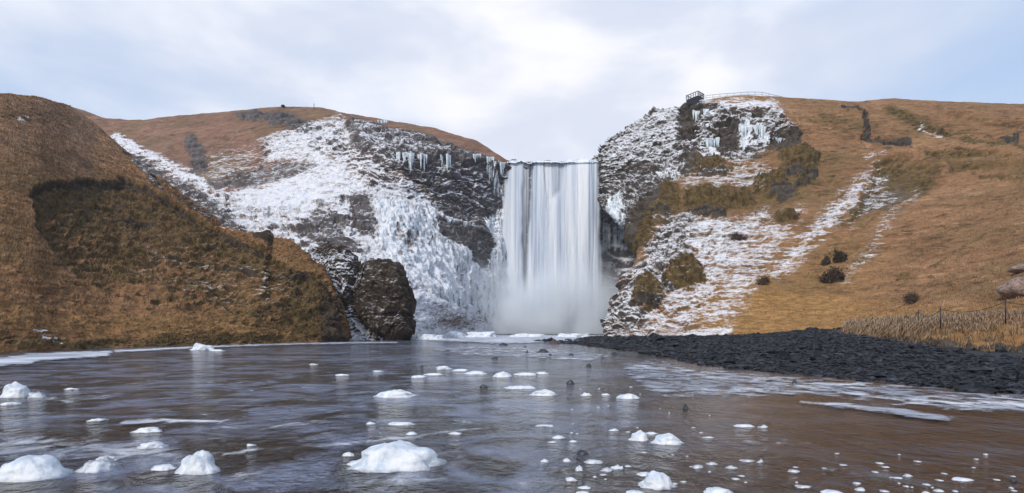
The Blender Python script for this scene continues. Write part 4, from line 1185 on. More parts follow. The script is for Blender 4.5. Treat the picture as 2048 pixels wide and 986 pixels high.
ICE = [
    (785, 936, 196, 52, 'largest rounded white ice block, low and wide, in the lower centre of the river', 0.3, -0.1),
    (40, 958, 140, 48, 'big smooth snow covered ice block cut by the left edge of the photo', 0.2, -0.1),
    (185, 942, 86, 30, 'jagged small ice block with upright spikes between two bigger domes', 0.5, 0.5),
    (386, 946, 92, 50, 'steep dome shaped white ice block third from the left edge', 0.3, 0.2),
    (322, 940, 50, 10, 'low ice tongue at the left foot of the steep dome block', 0.3, None),
    (20, 795, 62, 36, 'pointed white ice heap at the left edge midway across the river', 0.45, -0.2),
    (70, 795, 30, 18, 'small greyish ice block right of the pointed heap at the left edge', 0.4, None),
    (14, 810, 32, 8, 'thin ice slab below the pointed heap at the left edge', 0.3, None),
    (398, 700, 52, 17, 'tilted white ice slab stranded against the left bank', 0.45, -0.6),
    (432, 702, 30, 5, 'flat ice slab at the right foot of the tilted one by the left bank', 0.3, None),
    (788, 794, 86, 15, 'flat white ice floe alone in mid river left of centre', 0.35, 0.0),
    (1088, 791, 58, 13, 'white ice floe in mid river below the waterfall', 0.35, 0.2),
    (1040, 777, 70, 5, 'thin flat ice floe trailing left of the white floe below the waterfall', 0.3, None),
    (1006, 754, 42, 12, 'rounded white ice lump at the head of the far row of floes', 0.35, 0.0),
    (1050, 750, 40, 7, 'long low ice floe right of the rounded lump in the far row', 0.3, None),
    (1085, 748, 26, 8, 'small ice lump at the right end of the far row of floes', 0.3, None),
    (886, 739, 34, 12, 'domed ice lump farthest upstream left of centre', 0.35, -0.2),
    (922, 742, 34, 6, 'low flat floe right of the domed farthest lump', 0.3, None),
    (952, 748, 40, 9, 'low white floe between the domed lump and the far row', 0.3, None),
    (836, 755, 32, 7, 'small low ice floe left of the far row', 0.3, None),
    (866, 750, 36, 5, 'thin streak of floating ice below the domed farthest lump', 0.3, None),
    (1173, 791, 22, 9, 'small white ice ball below the right part of the waterfall', 0.3, None),
    (1258, 797, 46, 10, 'small rounded floe next to the dark green reflection', 0.35, 0.1),
    (1212, 790, 16, 5, 'tiny floe between the ice ball and the rounded floe', 0.3, None),
    (1280, 881, 42, 22, 'left block of the white ice pair right of centre', 0.4, 0.3),
    (1338, 888, 68, 22, 'right wider block of the white ice pair right of centre', 0.35, 0.2),
    (1305, 868, 24, 6, 'small floe behind the white ice pair', 0.3, None),
    (1318, 976, 78, 34, 'peaked yellowish white ice block at the bottom edge right of centre', 0.4, 0.1),
    (1292, 952, 30, 10, 'low floe touching the back of the peaked block', 0.35, None),
    (822, 869, 22, 8, 'small smooth ice cap behind the largest block', 0.15, None),
    (740, 848, 20, 7, 'small broken ice piece upstream of the largest block', 0.5, None),
    (800, 850, 60, 5, 'flat broken ice plates upstream of the largest block', 0.5, None),
    (696, 912, 22, 12, 'clear rounded ice piece at the left end of the largest block', 0.25, None),
    (715, 930, 46, 8, 'thin ice foot reaching left of the largest block', 0.3, None),
    (1117, 877, 24, 9, 'small snowy cap in the middle right of the river', 0.2, None),
    (1147, 884, 16, 6, 'tiny rounded ice piece beside the small snowy cap', 0.2, None),
    (1105, 885, 18, 3, 'flat ice flake beside the small snowy cap', 0.2, None),
    (1090, 924, 16, 10, 'pointed ice bit left of the dark flat stone', 0.35, 0.0),
    (1134, 923, 14, 10, 'rounded ice bit just left of the dark flat stone', 0.3, None),
    (1158, 942, 15, 18, 'upright curled ice piece below the dark flat stone', 0.5, 0.2),
    (1188, 926, 36, 9, 'long tapering ice piece right of the dark flat stone', 0.35, -0.4),
    (1215, 942, 28, 11, 'left piece of the crumbled ice patch by the tapering piece', 0.5, None),
    (1236, 938, 24, 14, 'right piece of the crumbled ice patch by the tapering piece', 0.5, 0.0),
    (1143, 962, 25, 10, 'saddle shaped ice bit above the bottom edge', 0.45, 0.5),
    (1170, 977, 24, 7, 'low oval ice bit above the bottom edge', 0.2, None),
    (1166, 988, 24, 7, 'ice bit cut by the bottom edge below the low oval one', 0.2, None),
    (1229, 862, 20, 7, 'small white floe behind and left of the ice pair', 0.4, None),
    (1528, 855, 20, 9, 'small dome of ice in the brown water on the right', 0.3, 0.2),
    (1490, 853, 36, 5, 'flat ice left of the small dome in the brown water', 0.4, None),
    (1418, 876, 24, 4, 'flat white flake right of the ice pair', 0.3, None),
    (1396, 936, 26, 10, 'grey ice bit left of three in the brown water', 0.4, None),
    (1425, 929, 24, 7, 'middle low ice bit of three in the brown water', 0.4, None),
    (1463, 937, 22, 9, 'right ice bit of three in the brown water', 0.4, 0.1),
    (1522, 925, 14, 13, 'upright white ice knob in the brown water', 0.35, 0.0),
    (1497, 923, 30, 4, 'thin ice shelf left of the upright knob', 0.4, None),
    (1590, 944, 26, 7, 'grey ice patch right of the upright knob', 0.35, -0.3),
    (1440, 988, 62, 12, 'wide pale ice block cut by the bottom edge', 0.3, 0.0),
    (1272, 988, 34, 8, 'low ice block cut by the bottom edge left of the peaked one', 0.3, None),
    (1722, 981, 20, 9, 'small round white ice ball near the bottom edge on the right', 0.2, None),
    (1880, 983, 18, 8, 'round white ice ball farthest right at the bottom edge', 0.2, None),
    (1854, 987, 16, 7, 'half hidden ice ball cut by the bottom edge on the right', 0.2, None),
    (1817, 953, 18, 8, 'small forked ice bit on the far right water', 0.5, None),
    (1795, 957, 22, 4, 'flat ice flake left of the forked bit', 0.4, None),
    (1930, 961, 42, 5, 'long bluish ice sliver near the right edge', 0.4, -0.4),
    (1610, 975, 30, 5, 'thin curved ice flake at the lower right', 0.5, None),
    (1670, 988, 40, 7, 'pale ice mound cut by the bottom edge on the right', 0.3, None),
    (205, 922, 50, 8, 'glassy ice fringe behind the jagged small block', 0.5, None),
    (290, 864, 60, 9, 'clear bubbly ice fragment under the long white plate', 0.5, None),
    (190, 842, 30, 7, 'small white ice bit left of the long white plate', 0.5, 0.2),
    (140, 779, 26, 5, 'small broken ice right of the heap at the left edge', 0.5, None),
    (296, 896, 60, 12, 'spread slushy ice behind the jagged and domed blocks', 0.4, 0.3),
    (500, 892, 18, 7, 'tiny clear ice bit left of the largest block', 0.4, None),
    (625, 729, 18, 3, 'tiny flat floe in the upstream left channel', 0.3, None),
    (682, 751, 28, 5, 'flat floe left of the domed farthest lump, downstream', 0.4, None),
    (755, 743, 24, 3, 'thin floe right of the flat floe in the left channel', 0.3, None),
    (1090, 853, 34, 4, 'speckled broken ice in open water right of centre', 0.6, None),
    (910, 868, 26, 5, 'small broken plate on the long ice edge', 0.5, None),
]
def by_depth(o, f):
    pass
for i, (px, py, w, h, lab, rg, pk) in enumerate(ICE):
    flat = h <= 6
    lump('ice_floe' if h < 12 else 'ice_block', M['grey_ice' if (w < 34 and px > 1380) or i in (2, 6, 40, 41) else 'ice'], px, py, w * (1.06 if w > 40 else 1.2), h * (0.86 if w > 40 else 0.62), 20 + i, lab, 'ice', 'ice pieces floating in the river',
         sub=(IV, IF) if w > 34 else ico(3), rough=rg * (1.0 if w > 34 else 2.2), peak=pk, depth=0.75 if not flat else 0.6)

rr_ = random.Random(5)
FR = ico(2)
for i in range(70):
    if i < 46:
        px, py = rr_.uniform(1180, 2040), 905 + 80 * rr_.random() ** 0.8
        lab = 'tiny ice fleck scattered on the brown water at the lower right'; gp = 'ice flecks on the brown water'
    else:
        px, py = rr_.uniform(1030, 1420), rr_.uniform(740, 870)
        lab = 'tiny ice fleck scattered on the water below the waterfall'; gp = 'ice flecks below the waterfall'
    s_ = (py - 640) / 330
    lump('ice_fleck', M['grey_ice'], px, py, rr_.uniform(6, 20) * s_, rr_.uniform(1.0, 3.0) * s_, 700 + i, lab, 'ice', gp, sub=FR, rough=0.8, depth=rr_.uniform(0.6, 1.3))

STONES = [
    (1167, 909, 26, 9, 'flat black stone among ice bits at the lower centre', 'stone'),
    (1372, 818, 14, 10, 'square black stone in the brown water right of centre', 'stone'),
    (1141, 768, 18, 9, 'round black stone below the waterfall, middle distance', 'stone'),
    (967, 774, 20, 5, 'flat black stone in open water left of the round one', 'stone'),
    (1178, 733, 13, 6, 'small black stone at the edge of the pale water', 'stone'),
    (1086, 706, 30, 9, 'broad dark boulder at the tip of the gravel bar', 'stone'),
    (1110, 688, 26, 11, 'reddish brown peaked boulder at the far end of the gravel bar', 'redstone'),
    (1007, 691, 20, 6, 'lone grey boulder before the foot of the waterfall', 'stone'),
    (895, 703, 14, 3, 'tiny dark stone farthest left in the water', 'stone'),
    (990, 717, 14, 4, 'tiny dark stone on the shallow sheet left of the boulders', 'stone'),
    (1591, 767, 14, 8, 'dark rounded stone in the slushy shallows on the right', 'stone'),
    (1100, 712, 9, 5, 'small stone in front of the broad dark boulder', 'stone'),
    (1054, 707, 7, 8, 'small upright stone left of the broad dark boulder', 'stone'),
    (1143, 711, 12, 5, 'small flat stone right of the broad dark boulder', 'stone'),
    (1050, 696, 10, 4, 'small stone between the lone grey and the reddish boulder', 'stone'),
    (1230, 709, 22, 6, 'dark stone at the waters edge on the gravel tip', 'stone'),
    (1205, 716, 10, 4, 'small dark stone lying in shallow water off the gravel tip', 'stone'),
    (733, 751, 8, 3, 'tiny black stone beside a flat floe on the left', 'stone'),
    (760, 753, 8, 3, 'tiny black stone right of another beside a flat floe', 'stone'),
    (844, 733, 8, 3, 'tiny black stone upstream near the domed ice lump', 'stone'),
    (1540, 765, 16, 5, 'low dark stone left of the rounded one in the shallows', 'stone'),
    (2030, 963, 14, 8, 'small blue grey stone at the right edge of the river', 'stone'),
]
for i, (px, py, w, h, lab, mt) in enumerate(STONES):
    lump('river_stone', M[mt], px, py, w, h, 200 + i, lab, 'stone', 'dark stones standing in the river', sub=ico(3), rough=0.45)

# pebbles of the gravel bar
def pebbles():
    cnt = 26000
    PV, PF = ico(1)
    nv, nu = VG.shape[:2]
    area = np.linalg.norm(np.cross(np.gradient(VG, axis=1), np.gradient(VG, axis=0)), axis=-1)
    wg = area / np.maximum(VG[..., 1], 8) ** 1.7 * (VG[..., 2] > -0.12) * (1 - 0.97 * G1m[:, 0].reshape(nv, nu))
    pick = rng.choice(nv * nu, cnt, p=(wg / wg.sum()).ravel())
    P = VG.reshape(-1, 3)[pick] + np.gradient(VG, axis=1).reshape(-1, 3)[pick] * (rng.random((cnt, 1)) - .5) + np.gradient(VG, axis=0).reshape(-1, 3)[pick] * (rng.random((cnt, 1)) - .5)
    s = 0.05 * np.exp(rng.normal(0, 0.6, cnt)) * np.clip(P[:, 1] / 25, 0.8, 2.0)
    sc = s[:, None] * (0.7 + 0.8 * rng.random((cnt, 3))) * np.array([1.2, 1, 0.7])
    jit = 1 + 0.25 * rng.normal(0, 1, (cnt, len(PV), 1)).clip(-1, 1)
    V = (PV[None] * jit * sc[:, None, :]) + P[:, None, :]
    Fc = PF[None] + (np.arange(cnt) * len(PV))[:, None, None]
    o = mesh_from('gravel', V.reshape(-1, 3), Fc.reshape(-1, 3), M['pebble'], smooth=False)
    tag(o, 'loose black pebbles covering the gravel bar on the right', 'gravel', kind='stuff')


pebbles()


# ------------------------------------------------------------------ thin ice lying on the water
def ice_sheet(pts_px, name, label, strength=0.6, soft=14, z=0.012, cat='ice', res=(260, 200), kind=None, group=None):
    pts = np.array(pts_px, float)
    lo, hi = pts.min(0) - soft, pts.max(0) + soft
    nx, ny = res
    gx = np.linspace(lo[0], hi[0], nx); gy = np.linspace(lo[1], hi[1], ny)
    PX, PY = np.meshgrid(gx, np.maximum(gy, 662))
    Yw = F * (H - z) / (PY - HY)
    P = np.stack([(PX - CX) / F * Yw, Yw, np.full_like(PX, z)], -1).reshape(-1, 3)
    Q = np.stack([PX.ravel(), PY.ravel()], -1)
    sc_ = min(1.0, (hi - lo)[1] / 60)
    Qs = Q + np.stack([14 * fbm(P * np.array([1.2, 2.4, 1]), 4, 410), 6 * sc_ * fbm(P * np.array([1.5, 2.4, 1]), 4, 411)], -1)
    m = poly(Qs, pts, soft) * strength
    nz = fbm(P * np.array([0.7, 1.6, 1]), 5, 400)
    P[:, 2] += 0.02 * np.clip(m + 0.4 * nz - 0.2, 0, 1)
    f = grid_faces(ny, nx)
    keep = (m[f].max(1) > 0.03)
    f = f[keep]
    used = np.unique(f); remap = np.zeros(len(P), int); remap[used] = np.arange(len(used))
    o = mesh_from(name, P[used], remap[f], M['skin'], attrs={'m1': np.stack([m[used]] * 4, -1)})
    tag(o, label, cat, group, kind)
    return o


ice_sheet([(1380, 735), (1500, 744), (1620, 754), (1780, 766), (1900, 778), (2060, 788), (2300, 800), (2300, 840), (2040, 828), (1930, 826), (1840, 815), (1700, 800), (1560, 790), (1450, 800), (1300, 790), (1260, 760), (1240, 725), (1300, 715)],
          'slush', 'streaky frozen slush in the shallows along the gravel bar', 0.62, 12, kind='stuff')
ice_sheet([(1600, 802), (1700, 806), (1790, 815), (1880, 828), (1915, 836), (1895, 841), (1800, 832), (1700, 818), (1610, 808)], 'ice_sheet', 'long raised white ice edge running out into the brown water on the right', 0.8, 7, 0.03, group='thin ice plates on the river')
ice_sheet([(232, 850), (250, 838), (330, 836), (440, 840), (480, 832), (440, 848), (330, 846), (260, 852)], 'ice_sheet', 'long thin white ice plate in the left part of the river', 0.75, 6, 0.03, group='thin ice plates on the river')
ice_sheet([(440, 905), (560, 893), (700, 884), (860, 866), (960, 853), (962, 857), (870, 872), (700, 892), (560, 900), (445, 912)], 'ice_sheet', 'narrow straight ice edge crossing the water above the largest block', 0.6, 5, 0.02, group='thin ice plates on the river')
ice_sheet([(0, 716), (60, 708), (140, 704), (225, 702), (215, 712), (130, 718), (70, 722), (60, 728), (0, 732), (-60, 736), (-60, 712)], 'ice_sheet', 'wide white shelf ice along the left bank at the photo edge', 1.25, 5, 0.06, group='thin ice plates on the river')
ice_sheet([(225, 700), (400, 692), (560, 687), (660, 684.5), (790, 683), (800, 686), (660, 688), (560, 690), (400, 696), (230, 705)], 'ice_sheet', 'thin rim of ice along the foot of the left hill', 0.95, 2.5, 0.05, group='thin ice plates on the river')
ice_sheet([(830, 678), (900, 672), (1000, 669.5), (1210, 669.5), (1215, 676), (1120, 684), (1000, 688), (940, 684), (860, 682)], 'ice_sheet', 'bright snow covered ice at the foot of the waterfall', 0.95, 4.0, 0.06, group='thin ice plates on the river')
ice_sheet([(850, 697), (930, 690), (1060, 690), (1160, 700), (1230, 712), (1180, 724), (1050, 716), (940, 712), (880, 704)], 'ice_sheet', 'patchy thin ice over the shallows before the waterfall', 0.6, 6, 0.02, group='thin ice plates on the river')
ice_sheet([(40, 800), (180, 785), (300, 792), (200, 806), (90, 812)], 'ice_sheet', 'half melted grey ice right of the heap at the left edge', 0.5, 10, 0.02, group='thin ice plates on the river')
ice_sheet([(1400, 880), (1500, 868), (1650, 872), (1720, 890), (1600, 900), (1450, 892)], 'ice_sheet', 'faint frozen skin on the brown water beyond the ice pair', 0.36, 16, 0.02, group='thin ice plates on the river')
ice_sheet([(1360, 930), (1500, 915), (1700, 925), (1880, 945), (1760, 965), (1500, 960)], 'ice_sheet', 'faint broken frozen skin on the brown water at lower right', 0.3, 20, 0.02, group='thin ice plates on the river')
ice_sheet([(620, 950), (700, 935), (900, 938), (960, 955), (860, 975), (700, 985)], 'ice_sheet', 'thin slushy rim below the largest ice block', 0.42, 16, 0.02, group='thin ice plates on the river')

ice_sheet([(-100, 740), (300, 730), (700, 740), (1000, 760), (1200, 760), (1150, 860), (1250, 1000), (900, 1010), (-150, 1010)], 'slush', 'faint bluish streaks of slush drifting on the left part of the river', 0.27, 40, 0.008, kind='stuff', res=(420, 300))
ice_sheet([(-60, 880), (120, 870), (330, 885), (420, 905), (300, 930), (150, 925), (-60, 920)], 'ice_sheet', 'pale slush around the ice blocks at the lower left', 0.55, 14, 0.02, group='thin ice plates on the river')
# snow ice mounds at the foot of the fall
for i, (px, py, w, h, lab) in enumerate([
    (850, 680, 100, 12, 'low white snow mound at the left foot of the frozen wall'),
    (905, 677, 80, 15, 'rounded white ice mound against the frozen wall'),
    (965, 675, 90, 13, 'long white ice mound left of the plunge pool'),
    (1060, 674.5, 110, 8, 'low frosted ice bank before the left half of the plunge pool'),
    (1150, 674.5, 90, 8, 'low frosted ice bank before the right half of the plunge pool'),
]):
    lump('ice_mound', M['ice'], px, py, w, h, 300 + i, lab, 'ice mound', 'ice mounds before the waterfall', rough=0.9, depth=0.6)


# ------------------------------------------------------------------ shrubs and boulders on the slopes
def shrub(px, py, w_px, h_px, V, label, mat, n, seed, group=None, leafy=True):
    r = random.Random(seed)
    p = ray_surface(V, px, py)
    Yp = p[1]
    w = w_px / F * Yp / 2; h = h_px / F * Yp
    root = bpy.data.objects.new('shrub', None); link(root); root.location = tuple(float(c) for c in p)
    tag(root, label, 'shrub', group)
    vs, fs = [], []
    for k in range(max(10, n // 12)):
        a = r.uniform(0, 2 * math.pi); rad = r.uniform(0.2, 1)
        tip = (w * rad * math.cos(a), w * 0.7 * rad * math.sin(a), h * r.uniform(0.6, 1.0) * math.sqrt(1.05 - 0.6 * rad * rad))
        t = 0.025 * Yp / 60
        o = len(vs)
        for (x, y, z), tt in (((tip[0] * .1, tip[1] * .1, -0.2), t * 1.6), (tuple(c * .55 for c in tip), t), (tip, t * .4)):
            for q in range(3):
                vs.append((x + tt * math.cos(q * 2.1), y + tt * math.sin(q * 2.1), z))
        for j in range(2):
            for q in range(3):
                fs.append((o + j * 3 + q, o + j * 3 + (q + 1) % 3, o + (j + 1) * 3 + (q + 1) % 3, o + (j + 1) * 3 + q))
    mesh_from('branches', vs, fs, M['twig'], root)
    vs, fs = [], []
    blobs = [(r.uniform(-.75, .75), r.uniform(-.5, .5), r.uniform(0.0, 0.55), r.uniform(.18, .42)) for _ in range(9)]
    for k in range(n):
        bx_, by_, bz_, br_ = r.choice(blobs)
        c = Vector((w * (bx_ + r.gauss(0, br_ * .75)), w * 0.7 * (by_ + r.gauss(0, br_ * .55)), h * abs(bz_ + r.gauss(0, br_ * .7))))
        s = (0.10 if leafy else 0.14) * Yp / 60 * r.uniform(0.6, 1.5)
        d1 = Vector((r.uniform(-1, 1), r.uniform(-1, 1), r.uniform(-1, 1))).normalized() * s
        d2 = Vector((r.uniform(-1, 1), r.uniform(-1, 1), r.uniform(-1, 1))).normalized() * s * (1.0 if leafy else 0.22)
        o = len(vs)
        vs += [tuple(c - d1), tuple(c + d2), tuple(c + d1), tuple(c - d2)]
        fs.append((o, o + 1, o + 2, o + 3))
    mesh_from('foliage', vs, fs, mat, root, smooth=False)


shrub(1681, 521, 26, 24, VR, 'dark round shrub, topmost of three on the right slope', M['darkbush'], 900, 1, 'dark shrubs on the right slope')
shrub(1650, 528, 18, 16, VR, 'small dark shrub left of the topmost on the right slope', M['darkbush'], 500, 2, 'dark shrubs on the right slope')
shrub(1664, 562, 44, 30, VR, 'widest dark shrub, lowest of three on the right slope', M['darkbush'], 1500, 3, 'dark shrubs on the right slope')
shrub(1824, 606, 36, 22, VR, 'brown leafless bush behind the rope fence', M['twig'], 1400, 4, 'bare shrubs on the right slope', False)
shrub(1478, 478, 32, 16, VR, 'brown leafless bush on the snowy part of the right slope', M['twig'], 900, 5, 'bare shrubs on the right slope', False)
shrub(1524, 568, 24, 18, VR, 'thin leafless bush in the middle of the right slope', M['twig'], 600, 6, 'bare shrubs on the right slope', False)


def slope_boulder(px, py, w_px, h_px, V, label, mat, seed):
    p = ray_surface(V, px, py)
    w = w_px / F * p[1] / 2; h = h_px / F * p[1]
    v = IV * (1 + 0.25 * fbm(IV * 1.6 + seed, 5, seed) + 0.12 * fbm(IV * 4 + seed, 4, seed + 1, ridged=True))[:, None]
    v = v * np.array([w, w * 0.8, h * 0.62])
    o = mesh_from('boulder', v, IF, mat)
    o.location = (float(p[0]), float(p[1]), float(p[2] + h * 0.25))
    tag(o, label, 'boulder', 'pale boulders at the right edge')


slope_boulder(2052, 541, 58, 16, VR, 'upper smooth pale boulder on the slope at the right edge', M['palerock'], 1)
slope_boulder(2056, 586, 96, 36, VR, 'lower broad pale boulder on the slope at the right edge', M['palerock'], 2)


# ------------------------------------------------------------------ fences and platform
def tube(pts, r, seg=6):
    vs, fs = [], []
    pts = [Vector(p) for p in pts]
    for i, p in enumerate(pts):
        d = (pts[min(i + 1, len(pts) - 1)] - pts[max(i - 1, 0)]).normalized()
        ref = Vector((0, 0, 1)) if abs(d.z) < 0.9 else Vector((1, 0, 0))
        a = d.cross(ref).normalized(); b = d.cross(a)
        for q in range(seg):
            t = q / seg * 2 * math.pi
            vs.append(tuple(p + r * (math.cos(t) * a + math.sin(t) * b)))
    for i in range(len(pts) - 1):
        for q in range(seg):
            fs.append((i * seg + q, i * seg + (q + 1) % seg, (i + 1) * seg + (q + 1) % seg, (i + 1) * seg + q))
    n = len(vs)
    vs += [tuple(pts[0]), tuple(pts[-1])]
    for q in range(seg):
        fs.append((n, (q + 1) % seg, q, q)); fs.append((n + 1, (len(pts) - 1) * seg + q, (len(pts) - 1) * seg + (q + 1) % seg, (len(pts) - 1) * seg + (q + 1) % seg))
    return vs, fs


def add_bm(name, vs, fs, mat, parent=None, smooth=True):
    me = bpy.data.meshes.new(name)
    me.from_pydata([tuple(map(float, v)) for v in vs], [], [tuple(dict.fromkeys(f)) for f in fs])
    for p in me.polygons: p.use_smooth = smooth
    me.materials.append(mat)
    return link(bpy.data.objects.new(name, me), parent)


fence = bpy.data.objects.new('rope_fence', None); link(fence)
tag(fence, 'low rope fence on thin dark posts along the grass bank on the right', 'fence')
fp = [(1718, 644.5, 655, 82), (1740, 644.5, 658, 72), (1754, 640.5, 656, 66), (1786, 634, 653, 54), (1812, 627, 650, 46.5), (1837, 620, 652, 38.5), (1881, 614.5, 651.5, 31.8), (2011, 599, 641, 27.5), (2190, 575, 634, 22)]
tops = []
for (px, t, b_, Y_) in fp:
    T = W(px, t, Y_); Bp = W(px, b_ + 6, Y_)
    add_bm('post', *tube([Bp, T], 0.03), M['metal'], fence)
    tops.append(T - np.array([0, 0, 0.1]))
for a, b in zip(tops[:-1], tops[1:]):
    L = np.linalg.norm(b - a)
    pts = [a * (1 - t) + b * t - np.array([0, 0, 4 * t * (1 - t) * (0.22 + 0.02 * L)]) for t in np.linspace(0, 1, 14)]
    add_bm('rope', *tube(pts, 0.016, 5), M['rope'], fence)
add = [('thin dark short stake leaning beside the grass edge below the rope fence', [W(1829, 645, 39), W(1832, 663, 39)], 0.03)]
o = add_bm('stake', *tube(add[0][1], 0.03), M['metal']); tag(o, add[0][0], 'post')
st = W(2031, 758, 17.0); tp = W(2051, 680, 17.0)
lp = add_bm('leaning_post', *tube([st - np.array([0, 0, .2]), tp], 0.028), M['metal']); tag(lp, 'tall thin black post leaning right on the gravel at the right edge', 'post')

# ridge fence beside the platform
rf = bpy.data.objects.new('ridge_fence', None); link(rf)
tag(rf, 'thin metal railing along the hilltop beside the viewing platform', 'fence')
xr = np.linspace(1412, 1566, 12)
yr = np.interp(xr, [1412, 1440, 1470, 1500, 1525, 1566], [191, 188, 186, 183.5, 184.5, 194])
yg = np.interp(xr, [1412, 1440, 1470, 1500, 1525, 1566], [200, 199, 196, 193, 193.5, 201])
tp, bt = W(xr, yr, 185.0), W(xr, yg + 5, 185.0)
for a, b in zip(bt, tp):
    add_bm('post', *tube([a, b], 0.075, 5), M['rail'], rf)
add_bm('top_rail', *tube(list(tp - np.array([0, 0, .02])), 0.075, 5), M['rail'], rf)
add_bm('lower_rail', *tube(list(tp - np.array([0, 0, .75])), 0.05, 5), M['rail'], rf)


def box(name, corners8, mat, parent):
    return add_bm(name, corners8, [(0, 1, 2, 3), (7, 6, 5, 4), (0, 4, 5, 1), (1, 5, 6, 2), (2, 6, 7, 3), (3, 7, 4, 0)], mat, parent, False)


pf = bpy.data.objects.new('viewing_platform', None); link(pf)
tag(pf, 'dark cantilevered viewing platform with railings on the clifftop right of the waterfall', 'platform')
Yp = 184.5
def pp(px, py, dy=0.0): return W(px, py, Yp + dy)
def drop(p, dz): return p - np.array([0, 0, dz])
A = pp(1372.5, 200, -2.5); Bq = pp(1396, 190.5, -2.0); Cq = pp(1408, 197, 0.5); Dq = pp(1386, 206, 3.0)
A_ = drop(A, 1.4); B_ = drop(Bq, 2.6); C_ = drop(Cq, 1.2); D_ = drop(Dq, 1.0)
box('deck', [A_, B_, C_, D_, A, Bq, Cq, Dq], M['deck'], pf)
def railing(p, q, n, hgt=1.35):
    for t in np.linspace(0, 1, n):
        s = p * (1 - t) + q * t
        add_bm('post', *tube([drop(s, 0.1), drop(s, -hgt)], 0.11, 5), M['rail'] if n < 6 else M['metal'], pf)
    add_bm('handrail', *tube([drop(p, -hgt), drop(q, -hgt)], 0.12, 5), M['metal'], pf)
    add_bm('mid_rail', *tube([drop(p, -hgt * .5), drop(q, -hgt * .5)], 0.06, 5), M['rail'], pf)
railing(A, Bq, 6); railing(Bq, Cq, 7); railing(Cq, Dq, 4); railing(A, Dq, 4)
for px, py in ((1385, 208), (1398, 206)):
    s = pp(px, py - 8, 0)
    add_bm('support', *tube([s, drop(s, 3.0)], 0.18, 6), M['deck'], pf)

# tiny cairn and marker post on the left skyline
pc = W(566, 212, 229)
v = SV * (1 + 0.2 * fbm(SV * 1.5, 3, 77))[:, None] * np.array([0.8, 0.8, 0.55])
o = mesh_from('cairn', v, SF, M['pebble']); o.location = tuple(float(c) for c in pc); tag(o, 'small dark stone cairn on the skyline of the brown hill', 'cairn')
a = W(628, 217, 223); b = W(628, 207, 223)
o = add_bm('marker_post', *tube([a, b], 0.12, 5), M['metal']); tag(o, 'tiny lone marker post on the skyline left of the cliff', 'post')


# ------------------------------------------------------------------ spray at the foot of the fall
def volume_box(name, lo, hi, build, label):
    x0, y0, z0 = lo; x1, y1, z1 = hi
    vs = [(x0, y0, z0), (x1, y0, z0), (x1, y1, z0), (x0, y1, z0), (x0, y0, z1), (x1, y0, z1), (x1, y1, z1), (x0, y1, z1)]
    t = NT(name + '_air'); build(t)
    o = add_bm(name, vs, [(3, 2, 1, 0), (4, 5, 6, 7), (0, 1, 5, 4), (1, 2, 6, 5), (2, 3, 7, 6), (3, 0, 4, 7)], t.m, None, False)
    tag(o, label, name, kind='stuff')
    return o


def mist_nodes(t):
    tc = t.n('ShaderNodeTexCoord'); sp = t.n('ShaderNodeSeparateXYZ'); t.t.links.new(tc.outputs['Generated'], sp.inputs[0])
    x, y, z = sp.outputs
    fx = t.math('MULTIPLY', t.ramp(x, 0.0, 0.35), t.ramp(x, 1.0, 0.8))
    fy = t.math('MULTIPLY', t.ramp(y, 0.0, 0.5), t.ramp(y, 1.0, 0.9))
    fz = t.math('POWER', t.ramp(z, 1.0, 0.0), 2.0)
    nn = t.noise(t.coords((1, 1, 1)), 0.09, 4, 0.55)
    d = t.math('MULTIPLY', t.math('MULTIPLY', fx, fy), t.math('MULTIPLY', fz, t.ramp(nn, 0.3, 0.65)))
    v = t.n('ShaderNodeVolumePrincipled')
    v.inputs['Color'].default_value = (0.93, 0.965, 1.0, 1)
    v.inputs['Anisotropy'].default_value = -0.35
    t.set(v.inputs['Density'], t.math('MULTIPLY', d, 0.42))
    t.t.links.new(v.outputs[0], t.out.inputs['Volume'])


volume_box('mist', (-72, 168, 0.2), (43, 203, 32), mist_nodes, 'white spray hanging at the foot of the waterfall')


def haze_nodes(t):
    v = t.n('ShaderNodeVolumePrincipled')
    v.inputs['Color'].default_value = (0.9, 0.93, 1.0, 1)
    v.inputs['Density'].default_value = 0.00018
    t.t.links.new(v.outputs[0], t.out.inputs['Volume'])


HAZE = True
if HAZE:
    volume_box('haze', (-3100, -2600, -2.6), (3100, 4100, 95), haze_nodes, 'thin cold haze in the valley air')

# ------------------------------------------------------------------ light, sky, camera
SUN_EL, SUN_AZ = 38.0, 216.0     # azimuth clockwise from +Y: behind the camera, to the left
w = bpy.data.worlds.new('World'); S.world = w; w.use_nodes = True
nt = w.node_tree; nt.nodes.clear()
def wn(ty, **kw):
    n = nt.nodes.new(ty)
    for k, v in kw.items(): setattr(n, k, v)
    return n
out = wn('ShaderNodeOutputWorld'); bg = wn('ShaderNodeBackground'); bg.inputs['Strength'].default_value = 0.1
sky = wn('ShaderNodeTexSky', sky_type='NISHITA', sun_disc=False)
sky.sun_elevation = math.radians(SUN_EL); sky.sun_rotation = math.radians(SUN_AZ)
tc = wn('ShaderNodeTexCoord')
sx = wn('ShaderNodeSeparateXYZ'); nt.links.new(tc.outputs['Generated'], sx.inputs[0])
def wm(op, a, b=0.0):
    n = wn('ShaderNodeMath', operation=op)
    for i, v in enumerate((a, b)):
        if isinstance(v, bpy.types.NodeSocket): nt.links.new(v, n.inputs[i])
        else: n.inputs[i].default_value = v
    return n.outputs[0]
def wmap(scale, loc):
    m = wn('ShaderNodeMapping'); m.inputs['Scale'].default_value = scale; m.inputs['Location'].default_value = loc
    nt.links.new(tc.outputs['Generated'], m.inputs['Vector']); return m.outputs[0]
